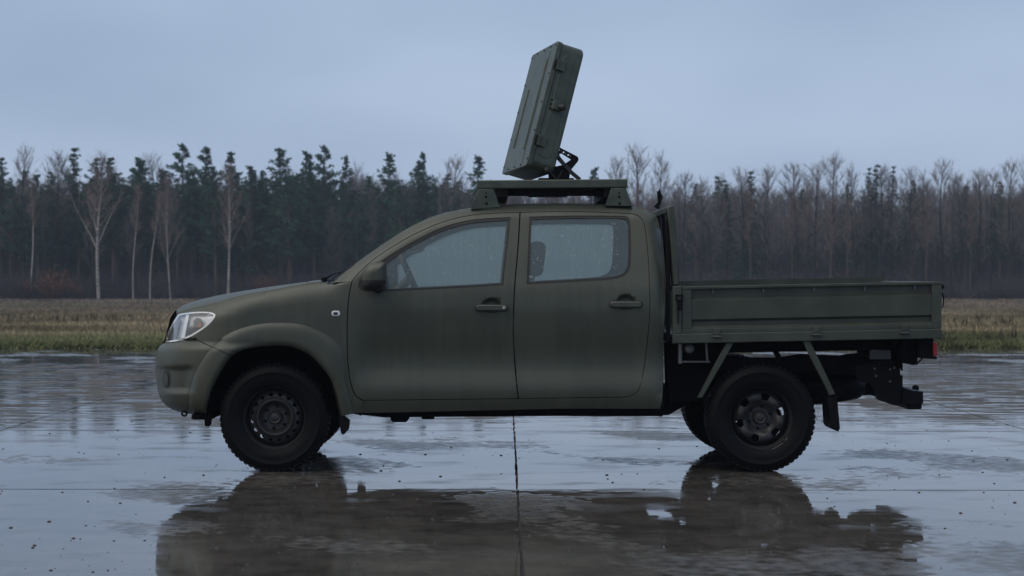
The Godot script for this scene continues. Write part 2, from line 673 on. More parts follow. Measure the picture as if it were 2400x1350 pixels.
func apron() -> void:
	var m := mat("wet_concrete", 1, 1, 1, 1.0)
	var size := 1300
	var na := FastNoiseLite.new()
	na.seed = 11
	na.frequency = 1.0
	na.fractal_octaves = 5
	na.fractal_gain = 0.48
	var nb := FastNoiseLite.new()
	nb.seed = 12
	nb.frequency = 1.0
	nb.fractal_octaves = 3
	var nc := FastNoiseLite.new()
	nc.seed = 13
	nc.frequency = 1.0
	nc.fractal_octaves = 4
	var col := PackedByteArray()
	var rou := PackedByteArray()
	var hei := PackedFloat32Array()
	col.resize(size * size * 3)
	rou.resize(size * size)
	hei.resize(size * size)
	var wx := 20.0 / size
	var wy := 26.6 / size
	for j in size:
		var far := smoothstep(13.2, 18.5, j * wy)
		for i in size:
			var x := i * wx
			var y := j * wy
			# skewed long shallow ridges: the float marks of the concrete, stronger where it was laid rougher
			var h := na.get_noise_2d(x * 0.42 + y * 0.10, y * 0.30) * (1.0 - 0.55 * far) + nc.get_noise_2d(x * lerpf(0.8, 1.25, far) + y * 0.45, y * lerpf(0.95, 1.75, far)) * (0.12 + 0.85 * far)
			var f := nb.get_noise_2d(x * 9.0, y * 9.0)
			h += 0.15 * f
			var level := 0.25 - 0.16 * far
			var wet := 1.0 - smoothstep(level - 0.012, level + 0.018, h)
			var g := nc.get_noise_2d(x * 3.1 + 70.0, y * 3.1)
			var brush := nb.get_noise_2d(x * 26.0 + y * 3.0, y * 1.3)
			var b := nc.get_noise_2d(x * 0.9 + 40.0, y * 0.5)
			var a := 0.078 * (1.0 + 0.35 * b + 0.20 * f + 0.45 * g + 0.22 * brush) * lerpf(1.0 - 0.25 * far, 0.86, wet)
			var k := (j * size + i)
			col[k * 3] = int(255.0 * pow(a * 1.06, 0.4545))
			col[k * 3 + 1] = int(255.0 * pow(a * 0.98, 0.4545))
			col[k * 3 + 2] = int(255.0 * pow(a * 0.90, 0.4545))
			var dryish := lerpf(0.17, 0.74, far) + 0.12 * f + clampf((h - level) * 0.5, 0.0, 0.25)
			rou[k] = int(255.0 * clampf(lerpf(dryish, 0.03 + 0.04 * far + 0.16 * clampf(nc.get_noise_2d(x * 1.1 + 15.0, y * 2.0) * 1.4, 0.0, 1.0), wet), 0.02, 0.95))
			hei[k] = maxf(h, level) * 0.5 + 0.02 * f * (1.0 - wet) + 0.006 * f + (0.022 + 0.05 * far) * nb.get_noise_2d(x * 2.1 + 9.0, y * 2.6)
	m.albedo_texture = ImageTexture.create_from_image(Image.create_from_data(size, size, false, Image.FORMAT_RGB8, col))
	m.roughness_texture = ImageTexture.create_from_image(Image.create_from_data(size, size, false, Image.FORMAT_L8, rou))
	m.heightmap_enabled = true
	m.heightmap_scale = 1.0
	m.heightmap_texture = ImageTexture.create_from_image(Image.create_from_data(size, size, false, Image.FORMAT_RF, hei.to_byte_array()))

	var root := Node3D.new()
	root.name = "concrete_apron"
	tag(root, "wide wet concrete apron of square slabs under the truck", "", "", "structure")
	add_child(root)
	root.position = Vector3(0, 0, D)
	root.rotation.y = TURN
	# rows are counted in metres from the camera along -z
	var first := 10.96 - 4.17 * 2
	var last := first + 4.17 * 7 + 0.65
	var bed := MB.new()
	bed.quad(Vector3(-400, -0.009, 300), Vector3(400, -0.009, 300), Vector3(400, -0.009, -last), Vector3(-400, -0.009, -last), Vector3.UP)
	bed.quad(Vector3(-400, -0.009, -last), Vector3(400, -0.009, -last), Vector3(400, -0.3, -last), Vector3(-400, -0.3, -last), Vector3(0, 0, -1))
	part("joint_bed", bed, M.joint_dirt, root, true)
	var cols := 6
	var x0 := 0.069
	for r in 7:
		for c in range(-cols, cols):
			var s := MB.new()
			var lo := Vector2(x0 + c * SLAB, first + r * 4.17)
			slab(s, lo, lo + Vector2(SLAB, 4.17 if r < 6 else 4.82), r * 31 + c)
			part("concrete_slab", s, m, root, true)
	# the slabs outside the picture, as one
	var o := MB.new()
	var xa := x0 - cols * SLAB
	var xb := x0 + cols * SLAB
	for q in [[-400.0, xa, -300.0, last], [xb, 400.0, -300.0, last], [xa, xb, -300.0, first]]:
		uvquad(o, Vector2(q[0], q[2]), Vector2(q[1], q[3]), 0.0)
	var rest := part("outer_concrete", o, m, root, true)
	tag(rest, "", "", "", "stuff")


func uv_of(p: Vector2) -> Vector2:
	return Vector2(p.x / 20.0 + 0.5, p.y / 26.6)


func uvquad(s: MB, lo: Vector2, hi: Vector2, y: float) -> void:
	var a := Vector3(lo.x, y, -lo.y)
	var b := Vector3(hi.x, y, -lo.y)
	var c := Vector3(hi.x, y, -hi.y)
	var d := Vector3(lo.x, y, -hi.y)
	var U := Vector3.UP
	s.tri(a, b, c, U, U, U, uv_of(lo), uv_of(Vector2(hi.x, lo.y)), uv_of(hi))
	s.tri(a, c, d, U, U, U, uv_of(lo), uv_of(hi), uv_of(Vector2(lo.x, hi.y)))


# one slab: worn, slightly ragged edges along its joints
func slab(s: MB, lo: Vector2, hi: Vector2, sd: int) -> void:
	var r := RandomNumberGenerator.new()
	r.seed = sd + 900
	var poly := PackedVector2Array()
	var cs := [lo, Vector2(hi.x, lo.y), hi, Vector2(lo.x, hi.y)]
	for e in 4:
		var a: Vector2 = cs[e]
		var b: Vector2 = cs[(e + 1) % 4]
		var inw := (b - a).orthogonal().normalized() * -1.0
		if inw.dot((lo + hi) * 0.5 - a) < 0.0: inw = -inw
		var along_x := absf(b.x - a.x) > absf(b.y - a.y)
		for i in 24:
			var t := i / 24.0
			var g := (0.012 if along_x else 0.004) + r.randf() * (0.005 if along_x else 0.007)
			if i == 0: g = 0.008
			poly.append(a.lerp(b, t) + inw * g + (inw.orthogonal() * 0.008 * (1 if i == 0 else 0)) * 0.0)
	var k := poly.size()
	var mid := (lo + hi) * 0.5
	var tri := Geometry2D.triangulate_polygon(poly)
	var U := Vector3.UP
	for i in range(0, tri.size(), 3):
		var p := [poly[tri[i]], poly[tri[i + 1]], poly[tri[i + 2]]]
		s.tri(Vector3(p[0].x, 0, -p[0].y), Vector3(p[1].x, 0, -p[1].y), Vector3(p[2].x, 0, -p[2].y), U, U, U, uv_of(p[0]), uv_of(p[1]), uv_of(p[2]))
	for i in k:
		var a := poly[i]
		var b := poly[(i + 1) % k]
		var out := ((a + b) * 0.5 - mid)
		var n := s.v.size()
		s.quad(Vector3(a.x, 0, -a.y), Vector3(b.x, 0, -b.y), Vector3(b.x, -0.009, -b.y), Vector3(a.x, -0.009, -a.y), Vector3(out.x, 0, -out.y))
		for q in range(n, s.v.size()): s.t[q] = uv_of(Vector2(s.v[q].x, -s.v[q].z))


func ground_y(dist: float) -> float:   # the meadow falls gently away from the apron
	return -0.012 - 0.715 * smoothstep(34.0, 128.0, dist)


func meadow() -> void:
	var g := MB.new()
	var ds := [32.2, 34.0, 40.0, 50.0, 62.0, 76.0, 92.0, 110.0, 130.0, 160.0, 260.0, 600.0, 3000.0]
	for i in ds.size() - 1:
		var a: float = ds[i]
		var b: float = ds[i + 1]
		for h in 16:
			var xa := lerpf(-1600.0, 1600.0, h / 16.0)
			var xb := lerpf(-1600.0, 1600.0, (h + 1) / 16.0)
			g.quad(Vector3(xa, ground_y(a), D - a), Vector3(xb, ground_y(a), D - a), Vector3(xb, ground_y(b), D - b), Vector3(xa, ground_y(b), D - b), Vector3.UP)
	var o := part("meadow_ground", g, M.meadow_soil, self, true)
	tag(o, "flat winter meadow between the apron and the wood", "", "", "structure")
	# grass
	var tuft := MB.new()
	var r := RandomNumberGenerator.new()
	r.seed = 4
	for i in 16:
		var a := r.randf() * TAU
		var root := Vector3(cos(a), 0, sin(a)) * r.randf() * 0.16
		var lean := Vector3(r.randf() - 0.5, 0, r.randf() - 0.5) * 0.35
		var h := 0.5 + r.randf() * 0.5
		var side := Vector3(cos(a * 3.0), 0, sin(a * 3.0)) * 0.018
		tuft.flat(root - side, root + side, root + Vector3(0, h, 0) + lean, Vector3(0.2, 0.8, 1))
	var nz := FastNoiseLite.new()
	nz.seed = 9
	nz.frequency = 0.05
	nz.fractal_octaves = 4
	for layer in 2:
		var mm := MultiMesh.new()
		mm.transform_format = MultiMesh.TRANSFORM_3D
		mm.use_colors = true
		mm.mesh = tuft.mesh(M.grass_blade)
		var count := 84000 if layer == 0 else 2600
		mm.instance_count = count
		for i in count:
			var d: float
			if layer == 0:
				d = 32.9 + 118.0 * pow(r.randf(), 1.9)
				if i % 40 == 0: d = 32.5 + 0.4 * r.randf()
			else:
				d = 33.4 + 24.0 * pow(r.randf(), 2.0)
			var half := d * 0.36 + 3.0
			var x := (r.randf() * 2.0 - 1.0) * half + 1.0
			var k := nz.get_noise_2d(x * 0.6, d * 1.6)
			var green := clampf(1.15 - (d - 32.5) / 5.5 + k * 1.8, 0.0, 1.0)
			var band := clampf((d - 45.0) / 45.0, 0.0, 1.0)
			var straw := Color(0.34, 0.285, 0.19).lerp(Color(0.26, 0.215, 0.175), band)
			var c := straw.lerp(Color(0.175, 0.205, 0.095), green * 0.9 if k > -0.5 else 0.0)
			if k > 0.16: c = c.lerp(Color(0.21, 0.235, 0.125), 0.5)
			c = c * (0.7 + 0.5 * r.randf()) * (0.85 + 0.9 * nz.get_noise_2d(x * 2.0 + 50.0, d * 5.0))
			var s := 0.16 + 0.10 * r.randf() + clampf((d - 33.0) / 60.0, 0.0, 1.0) * 0.08
			var w := 0.45 + d / 70.0
			if layer == 1:
				if nz.get_noise_2d(x * 2.3 + 90.0, d * 4.0) < 0.10: s = 0.02
				else: s = 0.20 + r.randf() * 0.26
				c = Color(0.055, 0.045, 0.036) * (0.7 + 0.6 * r.randf())
				w = 0.8
			s *= lerpf(0.6, 1.0, smoothstep(32.5, 36.0, d))
			mm.set_instance_transform(i, Transform3D(Basis(Vector3.UP, r.randf() * TAU) * Basis.from_scale(Vector3(w, s, w)), Vector3(x, ground_y(d) - 0.01, D - d)))
			mm.set_instance_color(i, Color(c.r, c.g, c.b, 1.0))
		var mi := MultiMeshInstance3D.new()
		mi.name = "meadow_grass" if layer == 0 else "dead_weeds"
		mi.multimesh = mm
		tag(mi, "short straw and green grass covering the meadow" if layer == 0 else "dark dead weed stalks standing in the meadow grass", "grass" if layer == 0 else "weeds", "", "stuff")
		add_child(mi, true)


func pebbles() -> void:
	var s := MB.new()
	var r := RandomNumberGenerator.new()
	r.seed = 77
	var q := PackedVector3Array([Vector3(1, 0.2, 0), Vector3(0.2, 0.2, 0.9), Vector3(-0.9, 0.25, 0.3), Vector3(-0.5, 0.2, -0.8), Vector3(0.5, 0.15, -0.8)])
	for i in 5:
		s.flat(q[i], q[(i + 1) % 5], Vector3(0.05, 0.8, 0), Vector3.UP)
		s.flat(q[i], q[(i + 1) % 5], Vector3(q[i].x, -0.2, q[i].z), q[i])
		s.flat(q[(i + 1) % 5], Vector3(q[(i + 1) % 5].x, -0.2, q[(i + 1) % 5].z), Vector3(q[i].x, -0.2, q[i].z), q[i])
	var mm := MultiMesh.new()
	mm.transform_format = MultiMesh.TRANSFORM_3D
	mm.mesh = s.mesh(M.stone)
	mm.instance_count = 700
	for i in 700:
		var d := 7.4 + 16.0 * pow(r.randf(), 1.4)
		var x := (r.randf() * 2.0 - 1.0) * (d * 0.3)
		var k := 0.003 + 0.009 * pow(r.randf(), 3.0)
		mm.set_instance_transform(i, Transform3D(Basis(Vector3.UP, r.randf() * TAU) * Basis.from_scale(Vector3(k, k * 0.7, k)), Vector3(x, 0.001, D - d)))
	var mi := MultiMeshInstance3D.new()
	mi.name = "gravel_grit"
	mi.multimesh = mm
	tag(mi, "dark specks of grit scattered over the wet concrete", "grit", "", "stuff")
	add_child(mi, true)


# ---------- trees ----------
func twig(mb: MB, p: Vector3, d: Vector3, w: float, r: RandomNumberGenerator) -> void:
	var s := d.cross(Vector3(r.randf() - 0.5, r.randf() - 0.5, r.randf() - 0.5)).normalized() * w
	mb.flat(p - s, p + s, p + d, Vector3(0, 0.5, 1))


func bare(sd: int, h: float, f0: float, nl: int, spread: float, r0: float, wob: float, up: float, forked := false, stout := 1.0) -> Array:
	var r := RandomNumberGenerator.new()
	r.seed = sd
	var wood := MB.new()
	var crown := MB.new()
	var path := []
	var ph := r.randf() * TAU
	for i in 10:
		var t := i / 9.0
		path.append(Vector3(sin(t * 4.0 + ph) * wob * t + wob * 0.7 * t * cos(ph), -0.2 + (h + 0.2) * t, cos(t * 3.0 + ph) * wob * t))
	var rad := []
	for i in 10: rad.append(r0 * pow(1.0 - i / 9.0, 0.75) + 0.012)
	tube(wood, path, rad, 6, false)
	var starts := []
	for i in nl: starts.append(lerpf(f0, 0.97, pow((i + r.randf() * 0.8) / nl, 0.85)))
	for i in nl:
		var t: float = starts[i]
		var k := int(t * 9.0)
		var base: Vector3 = path[k].lerp(path[mini(k + 1, 9)], t * 9.0 - k)
		var az := i * 2.4 + r.randf() * 1.2
		var an := deg_to_rad(lerpf(up, up * 0.55, t) + r.randf_range(-9, 9))
		var L := spread * pow(1.03 - t, 0.55) * r.randf_range(0.65, 1.15)
		if forked and i < 3:
			L *= 1.9
			an *= 0.7
		var dir := Vector3(cos(az) * sin(an), cos(an), sin(az) * sin(an))
		var pts := [base]
		var d2 := dir
		for q in 4:
			d2 = (d2 + Vector3(r.randf_range(-0.16, 0.16), r.randf_range(-0.05, 0.2), r.randf_range(-0.16, 0.16))).normalized()
			pts.append(pts[-1] + d2 * L / 4.0)
		var lr: float = maxf((r0 * pow(1.0 - t, 0.8)) * (0.55 if forked and i < 3 else 0.38), 0.016) * stout
		tube(wood, pts, [lr, lr * 0.8, lr * 0.6, lr * 0.4, 0.008], 4, false)
		for j in 6:
			var u := 0.25 + 0.75 * (j + r.randf()) / 6.0
			var m := mini(int(u * 4.0), 3)
			var b2: Vector3 = pts[m].lerp(pts[m + 1], u * 4.0 - m)
			var d3 := (dir + Vector3(r.randf_range(-0.9, 0.9), r.randf_range(-0.15, 0.7), r.randf_range(-0.9, 0.9))).normalized()
			var l2 := L * r.randf_range(0.25, 0.5) + 0.25
			var mid := b2 + d3 * l2 * 0.5 + Vector3(0, 0.04, 0)
			var tip := b2 + d3 * l2 + Vector3(0, 0.12, 0)
			tube(crown, [b2, mid, tip], [0.014, 0.010, 0.004], 3, false)
			for q in 8:
				var w := r.randf()
				var p := b2.lerp(mid, w * 2.0) if w < 0.5 else mid.lerp(tip, w * 2.0 - 1.0)
				twig(crown, p, (d3 + Vector3(r.randf_range(-1, 1), r.randf_range(-0.3, 0.9), r.randf_range(-1, 1))).normalized() * r.randf_range(0.3, 0.85), 0.011, r)
	return [wood, crown]


func pine(sd: int, h: float, f0: float, width: float, spruce := false, full := 15) -> Array:
	var r := RandomNumberGenerator.new()
	r.seed = sd
	var wood := MB.new()
	var crown := MB.new()
	var path := []
	var ph := r.randf() * TAU
	for i in 8:
		var t := i / 7.0
		path.append(Vector3(sin(t * 3.0 + ph) * 0.16, -0.2 + (h + 0.1) * t, cos(t * 2.0 + ph) * 0.14))
	tube(wood, path, [0.17, 0.155, 0.14, 0.12, 0.10, 0.07, 0.045, 0.015], 6, false)
	var y := h * f0
	while y < h:
		var t := (y - h * f0) / (h * (1.0 - f0))
		var nb := 5 if spruce else 4
		for b in nb:
			if r.randf() < 0.12: continue
			var az := r.randf() * TAU
			var L := width * (1.0 - t) + 0.18 if spruce else width * 1.1 * pow(1.0 - t, 0.9) * (0.55 + 0.45 * sin(minf(t * 5.0, 1.5708))) + 0.12
			L *= r.randf_range(0.45, 1.25)
			var slope := r.randf_range(-0.45, -0.05) if spruce else r.randf_range(0.05, 0.55) + t * 0.4
			var dir := Vector3(cos(az), slope, sin(az)).normalized()
			var k := clampi(int(y / h * 7.0), 0, 6)
			var p0: Vector3 = path[k].lerp(path[k + 1], clampf(y / h * 7.0 - k, 0, 1))
			var tip := p0 + dir * L
			tube(wood, [p0, p0.lerp(tip, 0.5) + Vector3(0, -0.05, 0), tip], [0.03, 0.02, 0.008], 3, false)
			var nc := maxi(2, int(L / 0.33))
			for c in nc:
				var u := 0.3 + 0.7 * (c + r.randf() * 0.8) / nc
				var q := p0.lerp(tip, minf(u, 1.0)) + Vector3(r.randf_range(-0.14, 0.14), r.randf_range(-0.06, 0.12), r.randf_range(-0.14, 0.14))
				var cr := r.randf_range(0.18, 0.33) * lerpf(1.0, 0.5, t * t)
				for n in full:
					var e := Vector3(r.randf_range(-1, 1), r.randf_range(-0.45, 1), r.randf_range(-1, 1)).normalized()
					var o := q + e * cr * r.randf() * 0.7
					var s := e.cross(Vector3(r.randf() - 0.5, r.randf() - 0.5, r.randf() - 0.5)).normalized() * 0.055
					crown.flat(o - s, o + s, o + e * cr * 1.05, e + Vector3(0, 0.5, 0))
		y += r.randf_range(0.22, 0.42)
	return [wood, crown]


func bush(sd: int, h: float, w: float, n: int, leafy: bool) -> MB:
	var r := RandomNumberGenerator.new()
	r.seed = sd
	var m := MB.new()
	for i in n:
		var az := r.randf() * TAU
		var tip := Vector3(cos(az) * w * sqrt(r.randf()), h * r.randf_range(0.45, 1.0), sin(az) * w * sqrt(r.randf()))
		tip.y *= 1.0 - 0.35 * Vector2(tip.x, tip.z).length() / w
		var base := Vector3(tip.x * 0.25, 0, tip.z * 0.25)
		var mid := base.lerp(tip, 0.5) + Vector3(r.randf_range(-0.1, 0.1), 0.1, r.randf_range(-0.1, 0.1))
		tube(m, [base, mid, tip], [0.014, 0.010, 0.004], 3, false)
		for k in 12:
			var p := mid.lerp(tip, r.randf_range(-0.6, 1.0))
			if leafy:
				var e := Vector3(r.randf_range(-1, 1), r.randf_range(-1, 1), r.randf_range(-1, 1)).normalized()
				var o := p + e * 0.25 * r.randf()
				twig(m, o, e.cross(Vector3(0.3, 1, 0.2)).normalized() * 0.15, 0.06, r)
			else:
				twig(m, p, Vector3(r.randf_range(-1, 1), r.randf_range(0, 1.2), r.randf_range(-1, 1)).normalized() * r.randf_range(0.25, 0.6), 0.010, r)
	return m


var kinds := {}
var planted := []

func kind(nm: String, pr: Array, wood: String, leaf: String, h: float) -> void:
	kinds[nm] = {"wood": pr[0].mesh(M[wood]), "crown": pr[1].mesh(M[leaf]), "h": h, "mb": pr, "wm": wood, "lm": leaf}


# a tree whose tip shows at that pixel from the photograph's place, d metres off
func plant(called: String, k: String, px: float, top: float, d: float, wide := 1.0, text := "", lean := 0.0) -> void:
	var at := Vector3((px - CX) * d / F, ground_y(d), D - d)
	var h := (HY - top) * d / F + EYE - at.y
	planted.append({"name": called, "kind": k, "at": at, "h": h, "wide": wide, "px": px, "d": d, "text": text, "lean": lean})


func zone(px: float) -> String:
	for q in [[150, "at the wood's end beyond the bonnet"], [300, "in the wood well ahead of the bumper"], [420, "in the wood just ahead of the bumper"], [560, "in the wood above the headlamp"],
			[700, "in the wood above the front wheel"], [860, "in the wood above the windscreen base"], [1080, "in the wood above the windscreen"], [1250, "in the wood below the antenna case"],
			[1480, "in the wood behind the roof platform"], [1610, "in the wood behind the cab headboard"], [1760, "in the wood above the tray's front"], [1900, "in the wood above the rear wheel"],
			[2060, "in the wood above the tray's rear"], [2210, "in the wood above the tailgate"], [2310, "in the wood just past the tailgate"]]:
		if px < q[0]: return q[1]
	return "at the wood's end past the tailgate"


func forest() -> void:
	var r := RandomNumberGenerator.new()
	r.seed = 31
	for i in 4: kind("pine_%d" % i, pine(40 + i, 12.0, 0.27 + 0.05 * i, 2.45 + 0.35 * (i % 2)), "bark_pine", "needles", 12.0)
	for i in 2: kind("spruce_%d" % i, pine(60 + i, 12.0, 0.22, 1.9, true), "bark_dark", "needles", 12.0)
	kind("thin_spruce", pine(66, 12.0, 0.30, 1.5, true, 5), "bark_dark", "needles_dark", 12.0)
	for i in 5: kind("bare_%d" % i, bare(80 + i, 11.0, 0.26 + 0.05 * (i % 3), 26, 3.9, 0.15, 0.30, 54.0), "bark_dark", ["twig_brown", "twig_brown", "twig_dark", "twig_brown", "twig_dark"][i], 11.0)
	for i in 2: kind("pole_%d" % i, bare(95 + i, 11.0, 0.45, 15, 1.9, 0.10, 0.22, 38.0), ["bark_pine", "bark_dark"][i], ["twig_red", "twig_dark"][i], 11.0)
	for i in 2: kind("birch_%d" % i, bare(110 + i, 10.0, 0.30, 20, 3.0, 0.095, 0.20, 34.0, false, 1.35), "bark_birch", "twig_red", 10.0)
	kind("birch_2", bare(121, 10.0, 0.36, 20, 3.2, 0.10, 0.26, 40.0, true, 1.2), "bark_birch", "twig_red", 10.0)
	kind("birch_3", bare(132, 10.0, 0.55, 11, 1.7, 0.075, 0.5, 30.0, false, 1.2), "bark_birch", "twig_red", 10.0)

	# the birches at the wood's edge
	plant("birch_tree", "birch_3", 70, 425, 148.0, 1.0, "thin pale birch nearest the end of the wood ahead of the bonnet")
	plant("birch_tree", "birch_2", 232, 385, 148.5, 1.25, "wide pale birch with spreading forked limbs, well ahead of the front bumper")
	plant("birch_tree", "birch_3", 313, 440, 147.5, 0.9, "slender upright pale birch just ahead of the front bumper, beside two leaning birches")
	plant("birch_tree", "birch_3", 352, 455, 147.0, 0.9, "leaning pale birch, the middle of three slender ones ahead of the bumper", 0.05)
	plant("birch_tree", "birch_0", 400, 430, 147.5, 0.8, "curved slender pale birch standing right above the truck's front bumper", -0.04)
	plant("birch_tree", "birch_1", 535, 400, 147.0, 1.0, "tall straight white birch with ascending limbs, above the headlamp")
	# pines and spruces of the skyline
	for q in [[2, 372], [92, 405], [325, 365], [430, 338], [485, 345], [580, 385], [660, 343], [715, 350], [762, 342], [812, 362], [912, 356], [992, 358], [1122, 362], [1050, 410], [868, 415], [615, 400], [270, 415], [378, 400]]:
		plant("pine_tree", "pine_%d" % r.randi_range(0, 3), q[0], q[1], r.randf_range(153, 158), r.randf_range(0.75, 1.2))
	for q in [[168, 345], [540, 352], [1755, 400]]:
		plant("spruce_tree", "spruce_%d" % r.randi_range(0, 1), q[0], q[1], r.randf_range(152, 157), r.randf_range(0.9, 1.05))
	for q in [[2035, 392], [2056, 384], [2092, 388], [1700, 420]]:
		plant("spruce_tree", "thin_spruce", q[0], q[1], r.randf_range(152, 157), 1.0)
	for i in 24:
		plant("pine_tree", "pine_%d" % r.randi_range(0, 3), -60.0 + i * 47.0 + r.randf_range(-15, 15), r.randf_range(365, 480), r.randf_range(151, 156), r.randf_range(0.8, 1.3))
	for q in [[1632, 432], [1880, 440], [1985, 428], [2140, 425], [2262, 432], [2345, 428]]:
		plant("pine_tree", "pine_%d" % r.randi_range(0, 3), q[0], q[1], r.randf_range(154, 160), 0.8)
	plant("pine_tree", "pine_1", 1398, 388, 172.0, 0.9)
	plant("spruce_tree", "spruce_1", 1687, 412, 176.0, 1.1)
	# bare broadleaf trees of the skyline
	for q in [[60, 370], [130, 380], [355, 385], [1070, 385], [1490, 365], [1555, 385], [1450, 395], [1600, 420], [1640, 440], [1740, 415], [1800, 408], [1868, 398], [1910, 405], [1960, 382], [2000, 410], [2060, 405], [2130, 415], [2170, 425], [2212, 398], [2250, 425], [2290, 420], [2330, 415], [2372, 392], [2410, 400], [2450, 410]]:
		plant("bare_tree", "bare_%d" % r.randi_range(0, 4), q[0], q[1], r.randf_range(150, 156), r.randf_range(0.85, 1.1))
	# trunks that show under the skyline
	for i in 58:
		var px := -120.0 + i * 47.0 + r.randf_range(-16, 16)
		if px < 1060.0 and i % 2 == 0: continue
		plant("young_tree", "pole_%d" % r.randi_range(0, 1) if r.randf() < 0.6 else "bare_%d" % r.randi_range(0, 4), px, r.randf_range(430, 500), r.randf_range(148.5, 153), r.randf_range(0.75, 1.0))
	for i in 52:
		var px := -150.0 + i * 54.0 + r.randf_range(-20, 20)
		var east := px > 1060.0
		var top := r.randf_range(425, 475) if east else r.randf_range(395, 450)
		if east or r.randf() < 0.2: plant("bare_tree", "bare_%d" % r.randi_range(0, 4), px, top, r.randf_range(157, 163), r.randf_range(0.9, 1.2))
		else: plant("pine_tree", "pine_%d" % r.randi_range(0, 3), px, top, r.randf_range(158, 163), r.randf_range(0.9, 1.15))
	# rust-leaved oaks
	var oak := [bush(201, 3.2, 1.7, 80, true), bush(202, 2.9, 1.4, 70, true)]
	for q in [[125, 146.5, 1.0, 0, "largest rust-leaved bush at the wood's foot, well ahead of the front bumper"], [622, 147.5, 0.85, 1, "rust-leaved bush at the wood's foot above the front wheel"], [62, 147.5, 0.7, 1, "small rust-leaved bush at the wood's foot, farthest from the truck's bumper"], [172, 148.5, 0.6, 1, "low rust-leaved bush between the forked birch and the larger rust bush"]]:
		var at := Vector3((q[0] - CX) * q[1] / F, ground_y(q[1]) + 0.2, D - q[1])
		var t := thing("leafy_bush", q[4], "bush", at, "rust-leaved bushes at the foot of the wood")
		t.scale = Vector3.ONE * q[2]
		part("foliage", oak[q[3]], M.rust_leaf, t, true)
		var st := MB.new()
		for i in 5: tube(st, [Vector3(0.1 * i - 0.2, -0.3, 0.0), Vector3(0.3 * i - 0.6, 1.2, 0.2 * (i % 2))], [0.04, 0.02], 5)
		part("stem", st, M.bark_dark, t, true)
	settle()

	# the depth of the wood, which reads as one mass
	var groups := {"pine_0": [], "pine_2": [], "bare_0": [], "bare_1": [], "bare_2": [], "pole_1": []}
	for i in 820:
		var d := 163.0 + 46.0 * pow(r.randf(), 0.9)
		var px := r.randf_range(-420, 2820)
		var east := px > 1080.0
		var top := r.randf_range(452, 520) if east else r.randf_range(425, 490)
		var nm: String
		if east: nm = ["bare_0", "bare_1", "bare_2", "pole_1", "bare_2"][r.randi_range(0, 4)]
		else: nm = ["pine_0", "pine_2", "bare_2", "pine_0", "pole_1", "bare_1"][r.randi_range(0, 5)]
		var y := ground_y(d)
		var h := (HY - top) * d / F + EYE - y
		var s: float = h / kinds[nm].h
		groups[nm].append(Transform3D(Basis(Vector3.UP, r.randf() * TAU) * Basis.from_scale(Vector3(s * 1.15, s, s * 1.15)), Vector3((px - CX) * d / F, y, D - d)))
	# the wood goes on to both sides of the view
	for i in 900:
		var d := 150.0 + 52.0 * r.randf()
		var west := i % 2 == 0
		var px := r.randf_range(-2300, -190) if west else r.randf_range(2590, 4600)
		var nm: String = ["pine_0", "bare_0", "pine_2", "pole_1"][r.randi_range(0, 3)] if west else ["bare_0", "bare_1", "bare_2", "pole_1"][r.randi_range(0, 3)]
		var y := ground_y(d)
		var s: float = ((HY - r.randf_range(385, 480)) * d / F + EYE - y) / kinds[nm].h
		groups[nm].append(Transform3D(Basis(Vector3.UP, r.randf() * TAU) * Basis.from_scale(Vector3(s, s, s)), Vector3((px - CX) * d / F, y, D - d)))
	for nm in groups:
		var both := ArrayMesh.new()
		for pr in [[kinds[nm].wood, kinds[nm].wm], [kinds[nm].crown, kinds[nm].lm]]:
			both.add_surface_from_arrays(Mesh.PRIMITIVE_TRIANGLES, pr[0].surface_get_arrays(0))
			both.surface_set_material(both.get_surface_count() - 1, M[pr[1]])
		crowd("deep_pine_wood" if nm.begins_with("pine") else "deep_bare_wood", both, groups[nm], "dark mass of trunks and crowns deep inside the wood", "forest")
	# brushwood at the foot of the trees
	for v in 3:
		var list := []
		for i in 330:
			var d := 147.0 + 26.0 * pow(r.randf(), 1.3)
			var px := r.randf_range(-250, 2650)
			var s := r.randf_range(0.55, 1.25)
			list.append(Transform3D(Basis(Vector3.UP, r.randf() * TAU) * Basis.from_scale(Vector3(s * 1.2, s, s * 1.2)), Vector3((px - CX) * d / F, ground_y(d) - 0.05, D - d)))
		for i in 620:
			var d := 163.0 + 44.0 * r.randf()
			var px := r.randf_range(-420, 2820) if i < 420 else r.randf_range(-2300, 4600)
			var s := r.randf_range(1.5, 2.6)
			list.append(Transform3D(Basis(Vector3.UP, r.randf() * TAU) * Basis.from_scale(Vector3(s * 1.1, s, s * 1.1)), Vector3((px - CX) * d / F, ground_y(d) - 0.05, D - d)))
		crowd("undergrowth", bush(210 + v, 3.0, 1.3, 26, false).mesh(M.brushwood), list, "low bare brushwood at the foot of the trees", "undergrowth")


func crowd(called: String, mesh: Mesh, list: Array, label: String, category: String) -> void:
	var mm := MultiMesh.new()
	mm.transform_format = MultiMesh.TRANSFORM_3D
	mm.mesh = mesh
	mm.instance_count = list.size()
	for i in list.size(): mm.set_instance_transform(i, list[i])
	var mi := MultiMeshInstance3D.new()
	mi.name = numbered(called)
	mi.multimesh = mm
	tag(mi, label, category, "", "stuff")
	add_child(mi, true)


